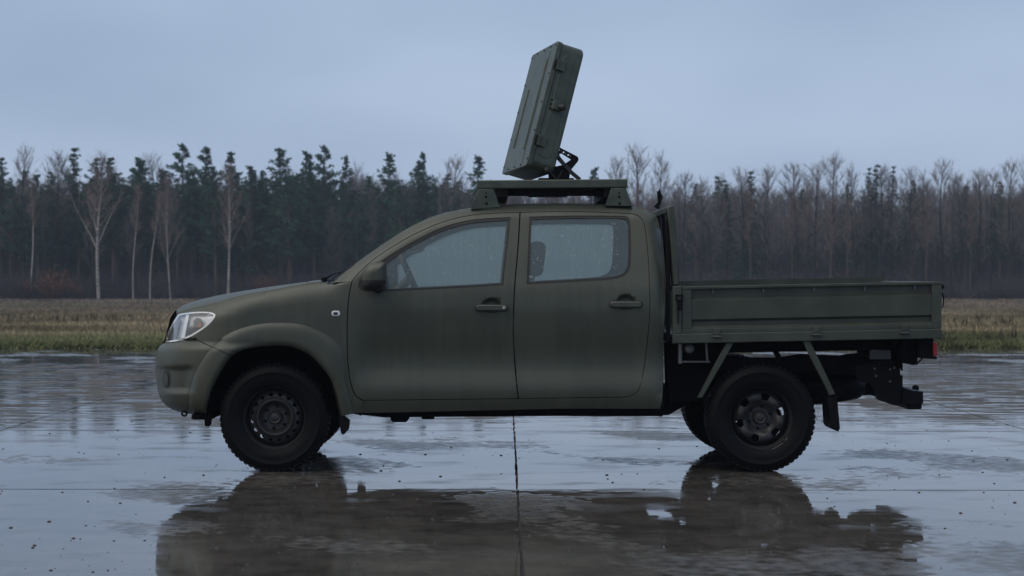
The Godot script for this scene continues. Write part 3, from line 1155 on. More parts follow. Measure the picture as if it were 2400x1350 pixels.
# names, labels and copies of the trees that can be told apart
func settle() -> void:
	var r := RandomNumberGenerator.new()
	r.seed = 8
	var look := {"pine_tree": "dark green pine", "spruce_tree": "narrow dark spruce", "bare_tree": "bare brown broadleaf tree", "young_tree": "thin bare young tree"}
	var groups := {"birch_tree": "birches at the edge of the wood", "pine_tree": "pines of the wood", "spruce_tree": "spruces of the wood", "bare_tree": "bare broadleaf trees of the wood", "young_tree": "young trees at the edge of the wood"}
	var sets := {}
	for p in planted:
		if p.text: continue
		var key: String = "%s %s" % [p.name, zone(p.px)]
		if not sets.has(key): sets[key] = []
		sets[key].append(p)
	var nth := ["first", "second", "third", "fourth", "fifth", "sixth", "seventh", "eighth", "ninth", "tenth", "eleventh", "twelfth", "thirteenth", "fourteenth", "fifteenth", "sixteenth", "seventeenth", "eighteenth"]
	for key in sets:
		var l: Array = sets[key]
		l.sort_custom(func(a, b): return a.px < b.px)
		for i in l.size():
			var p: Dictionary = l[i]
			p.text = "%s %s" % [look[p.name], zone(p.px)]
			if l.size() > 1: p.text += ", %s towards tail" % nth[mini(i, 17)]
	var first := {}
	for p in planted:
		var t: Node3D
		if first.has(p.kind):
			t = first[p.kind].duplicate()
			t.name = numbered(p.name)
			add_child(t, true)
			t.position = p.at
			tag(t, p.text, "tree", groups[p.name])
		else:
			t = thing(p.name, p.text, "tree", p.at, groups[p.name])
			for q in [["trunk", kinds[p.kind].wood], ["crown", kinds[p.kind].crown]]:
				var o := MeshInstance3D.new()
				o.name = q[0]
				o.mesh = q[1]
				t.add_child(o, true)
			first[p.kind] = t
		var s: float = p.h / kinds[p.kind].h
		t.basis = Basis(Vector3.FORWARD, p.lean) * Basis(Vector3.UP, r.randf() * TAU) * Basis.from_scale(Vector3(s * p.wide, s, s * p.wide))


# ---------- the truck's skin ----------
var WV: PackedFloat32Array
var WF: PackedFloat32Array
var TIP: PackedFloat32Array
var HL: PackedFloat32Array
var SIL: PackedFloat32Array
var O := {}

func tables() -> void:
	WV = bake([[440, -0.30], [470, -0.262], [500, -0.220], [540, -0.170], [600, -0.105], [650, -0.058], [675, -0.036], [700, -0.025], [730, -0.021], [780, -0.036], [825, -0.058], [848, -0.063], [866, -0.060], [886, -0.043], [902, -0.030], [917, -0.027], [935, -0.034], [955, -0.052], [975, -0.075], [1000, -0.10]], 440, 1000)
	WF = bake([[440, -0.30], [470, -0.262], [500, -0.220], [540, -0.170], [600, -0.105], [650, -0.055], [690, -0.034], [730, -0.024], [800, -0.020], [870, -0.022], [930, -0.035], [975, -0.06], [1000, -0.08]], 440, 1000)
	TIP = bake([[690, 470], [705, 432], [718, 414], [726, 409], [740, 398], [765, 391], [790, 385], [803, 381], [812, 370], [830, 364], [860, 363], [900, 366], [930, 373], [950, 387], [962, 408], [972, 440], [980, 470]], 690, 980)
	HL = bake([[380, 742], [417, 733], [460, 721], [505, 710], [576, 690], [646, 678], [700, 667], [744, 661], [780, 661], [830, 661]], 380, 830)
	SIL = bake([[412, 727], [430, 715.5], [470, 702], [520, 690.5], [560, 683.5], [600, 677], [640, 671], [700, 663], [745, 656.5], [780, 653]], 410, 780)
	O.top = run([[780, 662], [820, 628], [860, 598], [900, 570], [940, 544], [980, 522], [1020, 506], [1060, 496], [1108, 488], [1180, 481], [1300, 477.5], [1420, 480], [1484, 484], [1512, 490], [1530, 499], [1541, 514], [1552, 560], [1558, 620], [1560, 668]], 3)
	O.cab_edge = O.top.duplicate()
	O.cab_edge.append_array(lin([[1558, 720], [1554, 820], [1553, 920]]))
	var b_line := run([[1219, 497], [1214, 580], [1207, 660], [1204, 720], [1203, 780], [1206, 840], [1211, 900], [1215, 935]], 4)
	var top_f := run([[824, 660], [836, 644], [860, 620], [900, 590], [960, 554], [1020, 526], [1080, 508], [1140, 500], [1219, 497]], 5)
	var front := run([[852, 939], [836, 930], [826, 912], [818, 880], [813.5, 820], [814, 740], [818, 692], [824, 660]], 4)
	O.front_edge = front
	var f: PackedVector2Array = top_f.duplicate()
	f.append_array(b_line.slice(1))
	f.append_array(front.slice(0, -1))
	O.door_f = f
	var r: PackedVector2Array = rev(b_line)
	r.append_array(run([[1219, 497], [1340, 495], [1460, 499]], 3).slice(1))
	r.append_array(run([[1460, 499], [1488, 501.5], [1503, 511], [1512, 532], [1518, 580], [1522, 640], [1524, 716], [1520, 780], [1511, 855], [1501, 905], [1484, 926], [1458, 931.5]], 5).slice(1))
	r.append_array(lin([[1340, 933.3]]))
	O.door_r = r
	var cab: PackedVector2Array = O.cab_edge.duplicate()
	cab.append_array(run([[1553, 920], [1550, 948], [1541, 958]], 4).slice(1))
	cab.append_array(lin([[1340, 957], [1180, 961], [900, 967], [852, 968]]))
	cab.append_array(front)
	O.cab = cab
	O.seal_f = run([[1197, 509], [1192, 560], [1184, 625], [1180, 669]], 3)
	O.seal_f.append_array(lin([[1100, 674], [1020, 678], [930, 682], [876, 684]]))
	O.seal_f.append_array(run([[876, 684], [850, 682], [840, 672], [844, 656], [856, 642]], 4).slice(1))
	O.seal_f.append_array(run([[856, 642], [900, 608], [960, 571], [1030, 536], [1090, 518], [1140, 512], [1197, 509]], 4).slice(1, -1))
	O.glass_f = run([[1191, 516], [1186, 570], [1180, 625], [1176, 664]], 3)
	O.glass_f.append_array(lin([[1100, 669], [1020, 673], [904, 678]]))
	O.glass_f.append_array(lin([[903, 622]]))
	O.glass_f.append_array(run([[910, 614], [960, 579.5], [1032, 543], [1092, 525], [1140, 519], [1191, 516]], 4).slice(0, -1))
	O.seal_r = run([[1241, 508], [1340, 505.5], [1455, 506]], 2)
	O.seal_r.append_array(run([[1455, 506], [1470, 508.5], [1476, 518], [1478.5, 545], [1478.5, 612], [1473, 636], [1456, 650], [1420, 656.5], [1330, 662], [1234, 667]], 5).slice(1))
	O.glass_r = run([[1246, 514], [1340, 511.5], [1452, 512]], 2)
	O.glass_r.append_array(run([[1452, 512], [1465, 514], [1470.5, 522], [1472.5, 545], [1472.5, 610], [1467, 632], [1452, 644.5], [1418, 650.5], [1330, 656], [1240, 661]], 5).slice(1))
	O.head = run([[387, 802], [391, 786], [400, 764], [411, 745], [418, 735.5]], 3)
	O.head.append_array(run([[418, 735.5], [442, 731.6], [470, 729.6], [495, 731], [505, 737]], 3).slice(1))
	O.head.append_array(run([[505, 737], [502, 746], [489, 761], [470, 775], [448, 788.5], [424, 797.5], [403, 801.5], [387, 802]], 3).slice(1, -1))
	O.arch = run([[485, 976], [489, 940], [497, 910], [517, 871], [544, 834], [583, 816.5], [646, 810], [686, 814], [725, 832], [756, 863], [776, 891], [788, 926], [799, 976]], 6)
	var fl := run([[440, 970], [444, 910], [462, 863], [493, 816], [536, 781], [595, 761], [654, 756], [713, 761], [764, 783], [792, 804], [805, 828], [810, 867], [814, 910], [822, 946], [830, 970]], 5)
	O.flare_line = fl
	var flare: PackedVector2Array = fl.duplicate()
	flare.append_array(rev(O.arch))
	var low := lin([[380, 742.9], [448, 789.3], [540, 833.3], [600, 862], [600, 1000], [380, 1000]])
	O.flare_low = Geometry2D.intersect_polygons(flare, low)[0]
	O.flare_up = best(Geometry2D.clip_polygons(flare, low))
	O.bumper = lin([[448, 791], [540, 835.5], [517, 871], [497, 910], [489, 940], [485, 973]])
	O.bumper.append_array(run([[485, 973], [465, 972.5], [438, 969], [410, 962], [389, 950], [375, 931], [368, 900], [365, 862], [366.5, 832], [372, 814], [384, 804]], 4).slice(1))
	O.bumper.append_array(run([[387, 804], [404, 803.5], [425, 799.5], [448, 791]], 3).slice(0, -1))
	var fender := run([[418, 734], [460, 722], [505, 711], [576, 691], [646, 679], [700, 668], [744, 662], [780, 664]], 3)
	fender.append_array(rev(front))
	fender.append_array(lin([[852, 968], [800, 972], [643, 960], [545, 836], [448, 790.5], [450, 775], [440, 748]]))
	O.fender = fender
	O.arch_cut = O.arch.duplicate()
	O.arch_cut.append_array(lin([[799, 1010], [485, 1010]]))


func best(l: Array) -> PackedVector2Array:
	var b: PackedVector2Array = l[0]
	for p in l:
		if absf(area(p)) > absf(area(b)): b = p
	return b


func ell(d: float, b: float, a: float) -> float:
	if d >= b: return 0.0
	var x := 1.0 - maxf(d, 0.0) / b
	return a * (1.0 - sqrt(maxf(0.0, 1.0 - x * x * 0.985)))


func away(line: PackedVector2Array, p: Vector2, from := 0) -> float:
	var m := 1e9
	for i in range(from, line.size() - 1):
		m = minf(m, Geometry2D.get_closest_point_to_segment(p, line[i], line[i + 1]).distance_squared_to(p))
	return sqrt(m)


func W(px: float, py: float) -> float:
	var k := smoothstep(812.0, 885.0, px)
	var z := lerpf(tab(WF, py - 440.0), tab(WV, py - 440.0), k)
	if px < 620.0:
		var u := clampf((px - tab(TIP, py - 690.0)) / 190.0, 0.0, 1.0)
		z -= 0.74 * (1.0 - pow(maxf(0.0, 1.0 - pow(1.0 - u, 2.5)), 0.4))
		# bumper: a pocket round the fog lamp and a ledge over it
		if py > 795.0:
			var q := smoothstep(462.0, 430.0, px) * smoothstep(855.0, 868.0, py) * smoothstep(925.0, 908.0, py)
			z -= 0.048 * q
			z += 0.018 * smoothstep(803.0, 822.0, py) - 0.018
	if px < 826.0:
		z -= ell(py - tab(HL, px - 380.0), 46.0, 0.085) * (1.0 - smoothstep(745.0, 812.0, px))
	if px > 770.0 and (py < 664.0 or px > 1480.0):
		var d := away(O.cab_edge, Vector2(px, py))
		z -= ell(d, 32.0, 0.13) * (1.0 if px < 1480.0 else 0.85) * (1.0 - 0.75 * smoothstep(650.0, 760.0, py))
	# door handle dishes
	for h in [[1152.0, 716.0], [1467.0, 708.0]]:
		var e := Vector2((px - h[0]) / 23.0, (py - h[1]) / 17.0).length_squared()
		if e < 1.0: z -= 0.030 * (1.0 - e * e)
	return z


func Wflare(px: float, py: float) -> float:
	var p := Vector2(px, py)
	var a := away(O.flare_line, p)
	var b := away(O.arch, p)
	return W(px, py) + 0.004 + 0.030 * (1.0 - exp(-a / 9.0)) - ell(b, 13.0, 0.034)


func truck() -> void:
	var t := thing("pickup_truck", "matt olive green double cab pickup truck with steel drop side tray", "truck", Vector3(0.25, 0, -WID / 2))
	var wf := W
	var paint: Material = M.olive_paint
	# --- cab frame and front wing
	var frame := MB.new()
	for far in [false, true]:
		sheet(frame, O.cab, [O.door_f, O.door_r], wf, 12.0, 8.0, far, 0.0, 0.03)
	roof(frame)
	part("cab_shell", frame, paint, t)
	for far in [false, true]:
		var m := MB.new()
		sheet(m, inset(O.fender, 0.8), [O.arch_cut, O.bumper, O.head], wf, 10.0, 8.0, far, 0.0, 0.02)
		part("front_wing", m, paint, t)
		m = MB.new()
		sheet(m, inset(O.flare_up, 0.7), [], Wflare, 8.0, 6.0, far, 0.0, 0.05)
		part("wheel_arch_flare", m, paint, t)
		m = MB.new()
		sheet(m, inset(O.flare_low, 0.7), [], Wflare, 8.0, 6.0, far, 0.0, 0.05)
		part("bumper_flare", m, paint, t)
		arch_liner(t, far)
		headlamp(t, far)
		doors(t, far)
		mirror(t, far)
		# small side repeater on the wing
		m = MB.new()
		var q := rrect(777, 728.5, 797, 741, 5.5)
		var zz := W(787, 735)
		pside(m, q, zz + 0.008, zz - 0.005, 0.003, far)
		var rp := part("side_repeater", m, M.white_lens, t)
		m = MB.new()
		pside(m, rrect(781, 731.5, 792, 738.5, 3), zz + 0.011, zz + 0.006, 0.002, far)
		part("lens_core", m, M.grey_plate, rp)
	bumper(t)
	bonnet(t)
	windscreen(t)
	underside(t)
	interior(t)
	tray(t)
	rack(t)
	wheels(t)


# a plate on the near side, or its mirror image on the far side
func pside(m: MB, poly: PackedVector2Array, z0: float, z1: float, bev: float, far: bool) -> void:
	var xy := PP(poly, z0)
	if not far: plate(m, xy, z0, z1, bev, Transform3D(), true)
	else:
		var T := Transform3D(Basis(Vector3(-1, 0, 0), Vector3(0, 1, 0), Vector3(0, 0, -1)), Vector3(0, 0, -WID))
		var fl := PackedVector2Array()
		for p in xy: fl.append(Vector2(-p.x, p.y))
		plate(m, fl, z0, z1, bev, T, true)


# a box whose near face shows between those pixels
func pb(m: MB, x0: float, y0: float, x1: float, y1: float, z0: float, z1: float, bev := 0.0) -> void:
	var a := P(x0, y0, z0)
	var b := P(x1, y1, z0)
	abox(m, Vector3(minf(a.x, b.x), minf(a.y, b.y), z1), Vector3(maxf(a.x, b.x), maxf(a.y, b.y), z0), bev)


func loft(m: MB, rows: Array, hint: Vector3, smooth := true) -> void:
	# rows of equally long point lists
	var nr := rows.size()
	var nc: int = rows[0].size()
	var nn := []
	for i in nr:
		var l := PackedVector3Array()
		for j in nc:
			var du: Vector3 = rows[mini(i + 1, nr - 1)][j] - rows[maxi(i - 1, 0)][j]
			var dv: Vector3 = rows[i][mini(j + 1, nc - 1)] - rows[i][maxi(j - 1, 0)]
			var n := du.cross(dv).normalized()
			if n.dot(hint) < 0.0: n = -n
			l.append(n)
		nn.append(l)
	for i in nr - 1:
		for j in nc - 1:
			var a: Vector3 = rows[i][j]; var b: Vector3 = rows[i][j + 1]; var c: Vector3 = rows[i + 1][j + 1]; var d: Vector3 = rows[i + 1][j]
			if smooth:
				m.tri(a, b, c, nn[i][j], nn[i][j + 1], nn[i + 1][j + 1])
				m.tri(a, c, d, nn[i][j], nn[i + 1][j + 1], nn[i + 1][j])
			else: m.quad(a, b, c, d, hint)


func across(a: Vector3, rise: Vector3, k := 14, power := 2.0) -> PackedVector3Array:
	# from a point of the near side to its mirror image, bulging by rise in the middle
	var l := PackedVector3Array()
	for i in k + 1:
		var u := float(i) / k
		var z := lerpf(a.z, -WID - a.z, u)
		var e := 1.0 - pow(absf(2.0 * u - 1.0), power)
		l.append(Vector3(a.x, a.y, z) + rise * e)
	return l


func roof(m: MB) -> void:
	var rows := []
	for p in O.top:
		if p.x < 984.0 or p.y > 640.0: continue
		var a := P(p.x, p.y, W(p.x, p.y))
		var k := smoothstep(984.0, 1060.0, p.x) * smoothstep(1541.0, 1500.0, p.x)
		rows.append(across(a, Vector3(-0.03 * (1.0 - smoothstep(980.0, 1100.0, p.x)), 0.014 * k, 0), 18, 2.6))
	loft(m, rows, Vector3(0, 1, 0))
	# the cab's back
	rows = []
	for py in [640.0, 700.0, 780.0, 860.0, 955.0]:
		var px := 1559.0 if py < 700 else 1555.0
		rows.append(across(P(px, py, W(px - 2.0, py)), Vector3(0.0, 0, 0), 4))
	loft(m, rows, Vector3(1, 0, 0))


func arch_liner(t: Node3D, far: bool) -> void:
	var m := MB.new()
	var rows := []
	for p in O.arch:
		var l := PackedVector3Array()
		for z in [-0.05, -0.25, -0.50, -0.72]:
			var q := P(p.x, p.y, -0.03)
			q.z = z if not far else -WID - z
			l.append(q)
		rows.append(l)
	var c := P(643, 940, -0.03)
	for i in rows.size() - 1:
		for j in 3:
			m.quad(rows[i][j], rows[i][j + 1], rows[i + 1][j + 1], rows[i + 1][j], c - rows[i][j])
	for i in rows.size() - 1:
		m.flat(rows[i][3], rows[i + 1][3], Vector3(c.x, 0.45, rows[i][3].z), Vector3(0, 0, -1.0 if far else 1.0))
	part("wheel_arch_liner", m, M.chassis, t)


func headlamp(t: Node3D, far: bool) -> void:
	var o := MB.new()
	sheet(o, O.head, [], W, 5.0, 5.0, far, -0.055, 0.0)
	edge(o, O.head, W, far, 0.0, 0.056, true)
	var h := part("headlamp", o, M.chrome, t)
	o = MB.new()
	sheet(o, inset(O.head, 1.0), [], W, 6.0, 6.0, far, 0.002, 0.004)
	part("lens", o, M.clear_lens, h)
	# the bright rim, the divider between the lamp's two chambers, the bowl and the bulb
	o = MB.new()
	var inner := inset(O.head, 4.0)
	sheet(o, O.head, [inner], W, 6.0, 6.0, far, -0.006, 0.01)
	part("bezel", o, M.white_lens, h)
	o = MB.new()
	sheet(o, lin([[421, 801], [436, 734], [443, 733], [430, 799]]), [], W, 4.0, 6.0, far, -0.02, 0.03)
	part("divider", o, M.white_lens, h)
	o = MB.new()
	for i in 4:
		sheet(o, lin([[434, 772 + i * 6], [470, 752 + i * 5], [470, 754.5 + i * 5], [434, 774.5 + i * 6]]), [], W, 6.0, 6.0, far, -0.035, 0.01)
	part("reflector_rib", o, M.grey_plate, h)
	o = MB.new()
	sheet(o, ring(Vector2(461, 757), 10, 12, 14), [], W, 4.0, 4.0, far, -0.03, 0.03)
	part("lamp_bowl", o, M.steel, h)
	o = MB.new()
	sheet(o, ring(Vector2(467, 762), 4.5, 6, 10), [], W, 4.0, 4.0, far, -0.022, 0.03)
	part("bulb", o, M.amber, h)
	o = MB.new()
	sheet(o, lin([[398, 797], [415, 750], [421, 750], [410, 798]]), [], W, 4.0, 6.0, far, -0.03, 0.02)
	part("side_reflector", o, M.grey_plate, h)


func doors(t: Node3D, far: bool) -> void:
	for d in [["front_door", O.door_f, O.seal_f, O.glass_f, 1152.0, 716.0], ["rear_door", O.door_r, O.seal_r, O.glass_r, 1467.0, 708.0]]:
		var m := MB.new()
		var dish_edge := ring(Vector2(d[4], d[5]), 23.0, 17.0, 32)
		sheet(m, inset(d[1], 1.5), [d[2], dish_edge], W, 12.0, 7.0, far, 0.0, 0.03)
		sheet(m, dish_edge, [], W, 3.0, 2.5, far, 0.0, 0.0)
		var door := part(d[0], m, M.olive_paint, t)
		m = MB.new()
		sheet(m, d[2], [d[3]], W, 14.0, 10.0, far, -0.004, 0.012)
		part("window_seal", m, M.seal, door)
		m = MB.new()
		sheet(m, inset(d[3], -1.0), [], W, 20.0, 14.0, far, -0.010, 0.0)
		part("window_glass", m, M.fogged_pane if far else M.window_pane, door)
		# inner trim below the window
		m = MB.new()
		sheet(m, inset(d[1], 3.0), [d[3]], W, 40.0, 24.0, far, -0.05, 0.0, true)
		part("door_trim", m, M.liner, door)
		# handle: a bar over its dish
		m = MB.new()
		var z := W(d[4] - 60.0, d[5] + 2.0)
		pside(m, rrect(d[4] - 37.0, d[5] - 1.5, d[4] + 38.0, d[5] + 12.5, 6.5, 4), z + 0.028, z + 0.002, 0.006, far)
		var hd := part("door_handle", m, M.olive_paint, door)
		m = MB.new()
		pside(m, rrect(d[4] - 39.0, d[5] - 3.0, d[4] + 40.0, d[5] + 14.0, 7.5, 4), z + 0.004, z - 0.002, 0.0, far)  # black plate behind the bar: the handle's shadow put in as dark colour
		part("handle_shade", m, M.seal, door)
		if d[0] == "front_door":
			m = MB.new()
			pside(m, ring(Vector2(d[4] + 29.0, d[5] + 5.0), 3.4, 3.4, 12), z + 0.031, z + 0.02, 0.001, far)
			part("key_lock", m, M.pale_mark, door)
	if not far:
		# rain standing on the glass
		var r := RandomNumberGenerator.new()
		r.seed = 3
		var s := MB.new()
		lathe(s, [[0.0, 0.45], [0.6, 0.36], [0.95, 0.12], [1.0, 0.0]], 6, Transform3D())
		var list := []
		for g in [[O.glass_f, 260, 900.0, 1190.0], [O.glass_r, 330, 1246.0, 1450.0]]:
			for i in g[1]:
				var p := Vector2(r.randf_range(g[2], g[3]), r.randf_range(520, 662))
				if not Geometry2D.is_point_in_polygon(p, g[0]): continue
				var w := P(p.x, p.y, W(p.x, p.y))
				w.z -= 0.0095
				var k := 0.0013 + 0.0028 * pow(r.randf(), 3.0)
				list.append(Transform3D(Basis.from_scale(Vector3(k, k * r.randf_range(1.0, 1.8), k)), w - t.position))
		var mm := MultiMesh.new()
		mm.transform_format = MultiMesh.TRANSFORM_3D
		mm.mesh = s.mesh(M.water_drop)
		mm.instance_count = list.size()
		for i in list.size(): mm.set_instance_transform(i, list[i])
		var mi := MultiMeshInstance3D.new()
		mi.name = "raindrops"
		mi.multimesh = mm
		tag(mi, "", "", "", "stuff")
		t.add_child(mi, true)


func mirror(t: Node3D, far: bool) -> void:
	var shell := run([[847, 658], [849, 640], [858, 624], [874, 616], [895, 613.5], [903, 617], [905, 630], [905, 652], [902, 668], [893, 677], [872, 682], [853, 679], [847, 668], [847, 658]], 3).slice(0, -1)
	var dome := func(px, py): return 0.165 - ell(away(shell, Vector2(px, py)), 24.0, 0.075)
	var upper: PackedVector2Array = best(Geometry2D.intersect_polygons(shell, lin([[800, 560], [950, 560], [950, 656], [800, 657]])))
	var lower: PackedVector2Array = best(Geometry2D.clip_polygons(shell, lin([[800, 560], [950, 560], [950, 656.5], [800, 657.5]])))
	var m := MB.new()
	sheet(m, upper, [], dome, 4.0, 4.0, far, 0.0, 0.0)
	edge(m, shell, dome, far, 0.0, 0.06)
	var o := part("side_mirror", m, M.olive_paint, t)
	m = MB.new()
	sheet(m, lower, [], dome, 4.0, 4.0, far, 0.0, 0.0)
	var back := func(_px, _py): return 0.03
	sheet(m, shell, [], back, 20.0, 20.0, far, 0.0, 0.0, true)
	part("mirror_base", m, M.dark_plastic, o)
	m = MB.new()
	var q := [P(872, 672, 0.05), P(882, 676, -0.01), P(890, 678, -0.05)]
	if far:
		for i in 3: q[i].z = -WID - q[i].z
	tube(m, q, [0.022, 0.026, 0.03], 8)
	part("mirror_arm", m, M.dark_plastic, o)


func bumper(t: Node3D) -> void:
	var m := MB.new()
	for far in [false, true]:
		sheet(m, O.bumper, [O.flare_low], W, 5.0, 5.0, far, 0.0, 0.02)
	# the bumper's face, from one side to the other
	var rows := []
	for py in range(806, 966, 8):
		var px := tab(TIP, py - 690.0) + 2.5
		var a := P(px, py, W(px, py))
		rows.append(across(a, Vector3(-0.012, 0, 0), 12))
	loft(m, rows, Vector3(-1, 0, 0))
	var b := part("front_bumper", m, M.olive_paint, t)
	for far in [false, true]:
		m = MB.new()
		sheet(m, ring(Vector2(390, 889), 8.5, 21, 20), [], W, 3.0, 5.0, far, 0.004, 0.02)
		var f := part("fog_lamp", m, M.dark_plastic, b)
		m = MB.new()
		sheet(m, ring(Vector2(389, 889), 5.5, 14, 16), [], W, 3.0, 5.0, far, 0.009, 0.01)
		part("fog_lamp_glass", m, M.grey_plate, b)
	# air intake
	m = MB.new()
	var c := P(372, 870, -0.60)
	abox(m, Vector3(c.x, c.y - 0.07, -WID / 2 - 0.26), Vector3(c.x + 0.09, c.y + 0.06, -WID / 2 + 0.26), 0.01)
	part("air_intake", m, M.chassis, b)


func bonnet(t: Node3D) -> void:
	var m := MB.new()
	var rows := []
	for i in 30:
		var px := lerpf(414.0, 752.0, pow(i / 29.0, 1.2))
		var p0 := Vector2(px, tab(HL, px - 380.0) - 0.2)
		var a := P(p0.x, p0.y, W(p0.x, p0.y + 2.0) - 0.002)
		var top := P(px, tab(SIL, px - 410.0), -0.70)
		var l := PackedVector3Array()
		for j in 9:
			var u := j / 8.0
			var z := lerpf(a.z, minf(-0.70, a.z - 0.02), u)
			var y := lerpf(a.y, top.y, 1.0 - pow(1.0 - u, 1.9))
			var x := lerpf(a.x, top.x, u)
			l.append(Vector3(x, y, z))
		l.insert(0, l[0] + Vector3(0, -0.02, 0.001))
		var half := l.duplicate()
		half.reverse()
		for q in half: l.append(Vector3(q.x, q.y, -WID - q.z))
		rows.append(l)
	loft(m, rows, Vector3(0, 1, 0))
	part("bonnet", m, M.olive_paint, t)
	# nose between the lamps: grille with bars
	m = MB.new()
	rows = []
	for py in [728.0, 745.0, 765.0, 785.0, 805.0]:
		var px := tab(TIP, py - 690.0) + 3.0
		rows.append(across(P(px, py, W(px + 2.0, py)), Vector3(-0.01, 0, 0), 6))
	loft(m, rows, Vector3(-1, 0, 0))
	var g := part("grille", m, M.dark_plastic, t)
	for i in 4:
		m = MB.new()
		var py := 742.0 + i * 16.0
		var q := P(tab(TIP, py - 690.0) + 16.0, py, -0.58)
		q.z = -WID / 2
		abox(m, q + Vector3(0.0, -0.008, -0.30), q + Vector3(0.03, 0.008, 0.30), 0.003)
		part("grille_bar", m, M.olive_paint, g)


func windscreen(t: Node3D) -> void:
	var m := MB.new()
	var rows := []
	for p in O.top:
		if p.x > 992.0: break
		var a := P(p.x + 1.0, p.y + 1.0, W(p.x + 1.0, p.y + 1.0))
		rows.append(across(a, Vector3(-0.03, 0.01, 0), 14))
	loft(m, rows, Vector3(-1, 1, 0))
	part("windscreen", m, M.window_pane, t)
	# scuttle panel and wipers
	m = MB.new()
	rows = []
	for p in [[742, 659.5], [760, 663], [786, 664]]:
		rows.append(across(P(p[0], p[1], -0.20), Vector3(-0.03, 0.006, 0), 8))
	loft(m, rows, Vector3(0, 1, 0))
	part("scuttle_panel", m, M.dark_plastic, t)
	for w in 2:
		m = MB.new()
		var z0 := -0.42 - w * 0.66
		tube(m, [P(757, 655, z0), P(776, 643, z0 - 0.18), P(800, 637, z0 - 0.42)], [0.012, 0.010, 0.008], 6)
		tube(m, [P(772, 660, z0 + 0.1), P(782, 647, z0 - 0.1), P(797, 641, z0 - 0.44)], [0.008, 0.008, 0.008], 5)
		tube(m, [P(762, 661, z0), P(760, 650, z0)], [0.018, 0.014], 7)
		part("wiper", m, M.black_metal, t)
	# gutter clip on the pillar and a washer nozzle on the bonnet
	m = MB.new()
	tube(m, [P(931, 556, -0.28), P(962, 535.5, -0.275)], [0.011, 0.009], 6)
	part("roof_gutter_clip", m, M.seal, t)
	m = MB.new()
	pb(m, 716, 662, 722, 658.5, -0.46, -0.5, 0.002)
	part("washer_nozzle", m, M.dark_plastic, t)


func interior(t: Node3D) -> void:
	var m := MB.new()
	pb(m, 800, 958, 1548, 950, -0.10, -WID + 0.10)
	part("cab_floor", m, M.liner, t)
	m = MB.new()
	pb(m, 832, 760, 905, 686, -0.14, -WID + 0.14, 0.03)
	part("dashboard", m, M.dark_plastic, t)
	var rows := []
	for p in O.top:
		if p.x < 1030.0 or p.x > 1500.0: continue
		rows.append(across(P(p.x, p.y + 9.0, -0.34), Vector3(0, 0.012, 0), 6))
	m = MB.new()
	loft(m, rows, Vector3(0, -1, 0))
	part("headlining", m, M.liner, t)
	# seats: squab, back, headrest on two posts
	for s in [[1150.0, -0.50, "front_seat"], [1150.0, -1.26, "front_seat"], [1440.0, -0.88, "rear_bench"]]:
		var wide := 0.25 if s[2] == "front_seat" else 0.62
		var back := MB.new()
		var c := P(s[0] + 75.0, 760.0, s[1])
		box(back, Transform3D(Basis(Vector3.FORWARD, 0.16), c), Vector3(0.13, 0.62, wide * 2.0), 0.05)
		box(back, Transform3D(Basis(Vector3.FORWARD, -0.06), P(s[0] - 5.0, 850.0, s[1])), Vector3(0.5, 0.16, wide * 2.0), 0.05)
		var st := part(s[2], back, M.seat_cloth, t)
		for k in ([0.0] if s[2] == "front_seat" else [0.36, -0.36]):
			var hr := MB.new()
			var hc := P(s[0] + 106.0 if s[2] == "front_seat" else s[0] + 90.0, 607.0 if s[2] == "front_seat" else 640.0, s[1] + k)
			plate(hr, rrect(-0.055, -0.115, 0.055, 0.115, 0.045, 5), 0.135, -0.135, 0.03, Transform3D(Basis(Vector3.FORWARD, 0.12), hc), true)
			for e in [-0.06, 0.06]: tube(hr, [hc + Vector3(-0.01, -0.09, e), hc + Vector3(-0.03, -0.24, e)], [0.006], 6)
			part("headrest", hr, M.seat_cloth, st)
	# steering wheel
	m = MB.new()
	var sw := P(962, 650, -1.22)
	var T := Transform3D(Basis(Vector3(0, 0, 1), 0.42) * Basis(Vector3.UP, PI / 2), sw)
	var pr := []
	for i in 9:
		var a := TAU * i / 8.0
		pr.append([0.18 + 0.016 * cos(a), 0.016 * sin(a)])
	lathe(m, pr, 28, T)
	box(m, T, Vector3(0.34, 0.05, 0.02), 0.008)
	tube(m, [sw, P(925, 690, -1.22)], [0.03, 0.035], 8)
	part("steering_wheel", m, M.dark_plastic, t)
	m = MB.new()
	tube(m, [P(955, 585, -1.55), P(962, 594, -1.52), P(990, 586, -1.52), P(996, 572, -1.55)], [0.012], 6)
	part("grab_handle", m, M.liner, t)


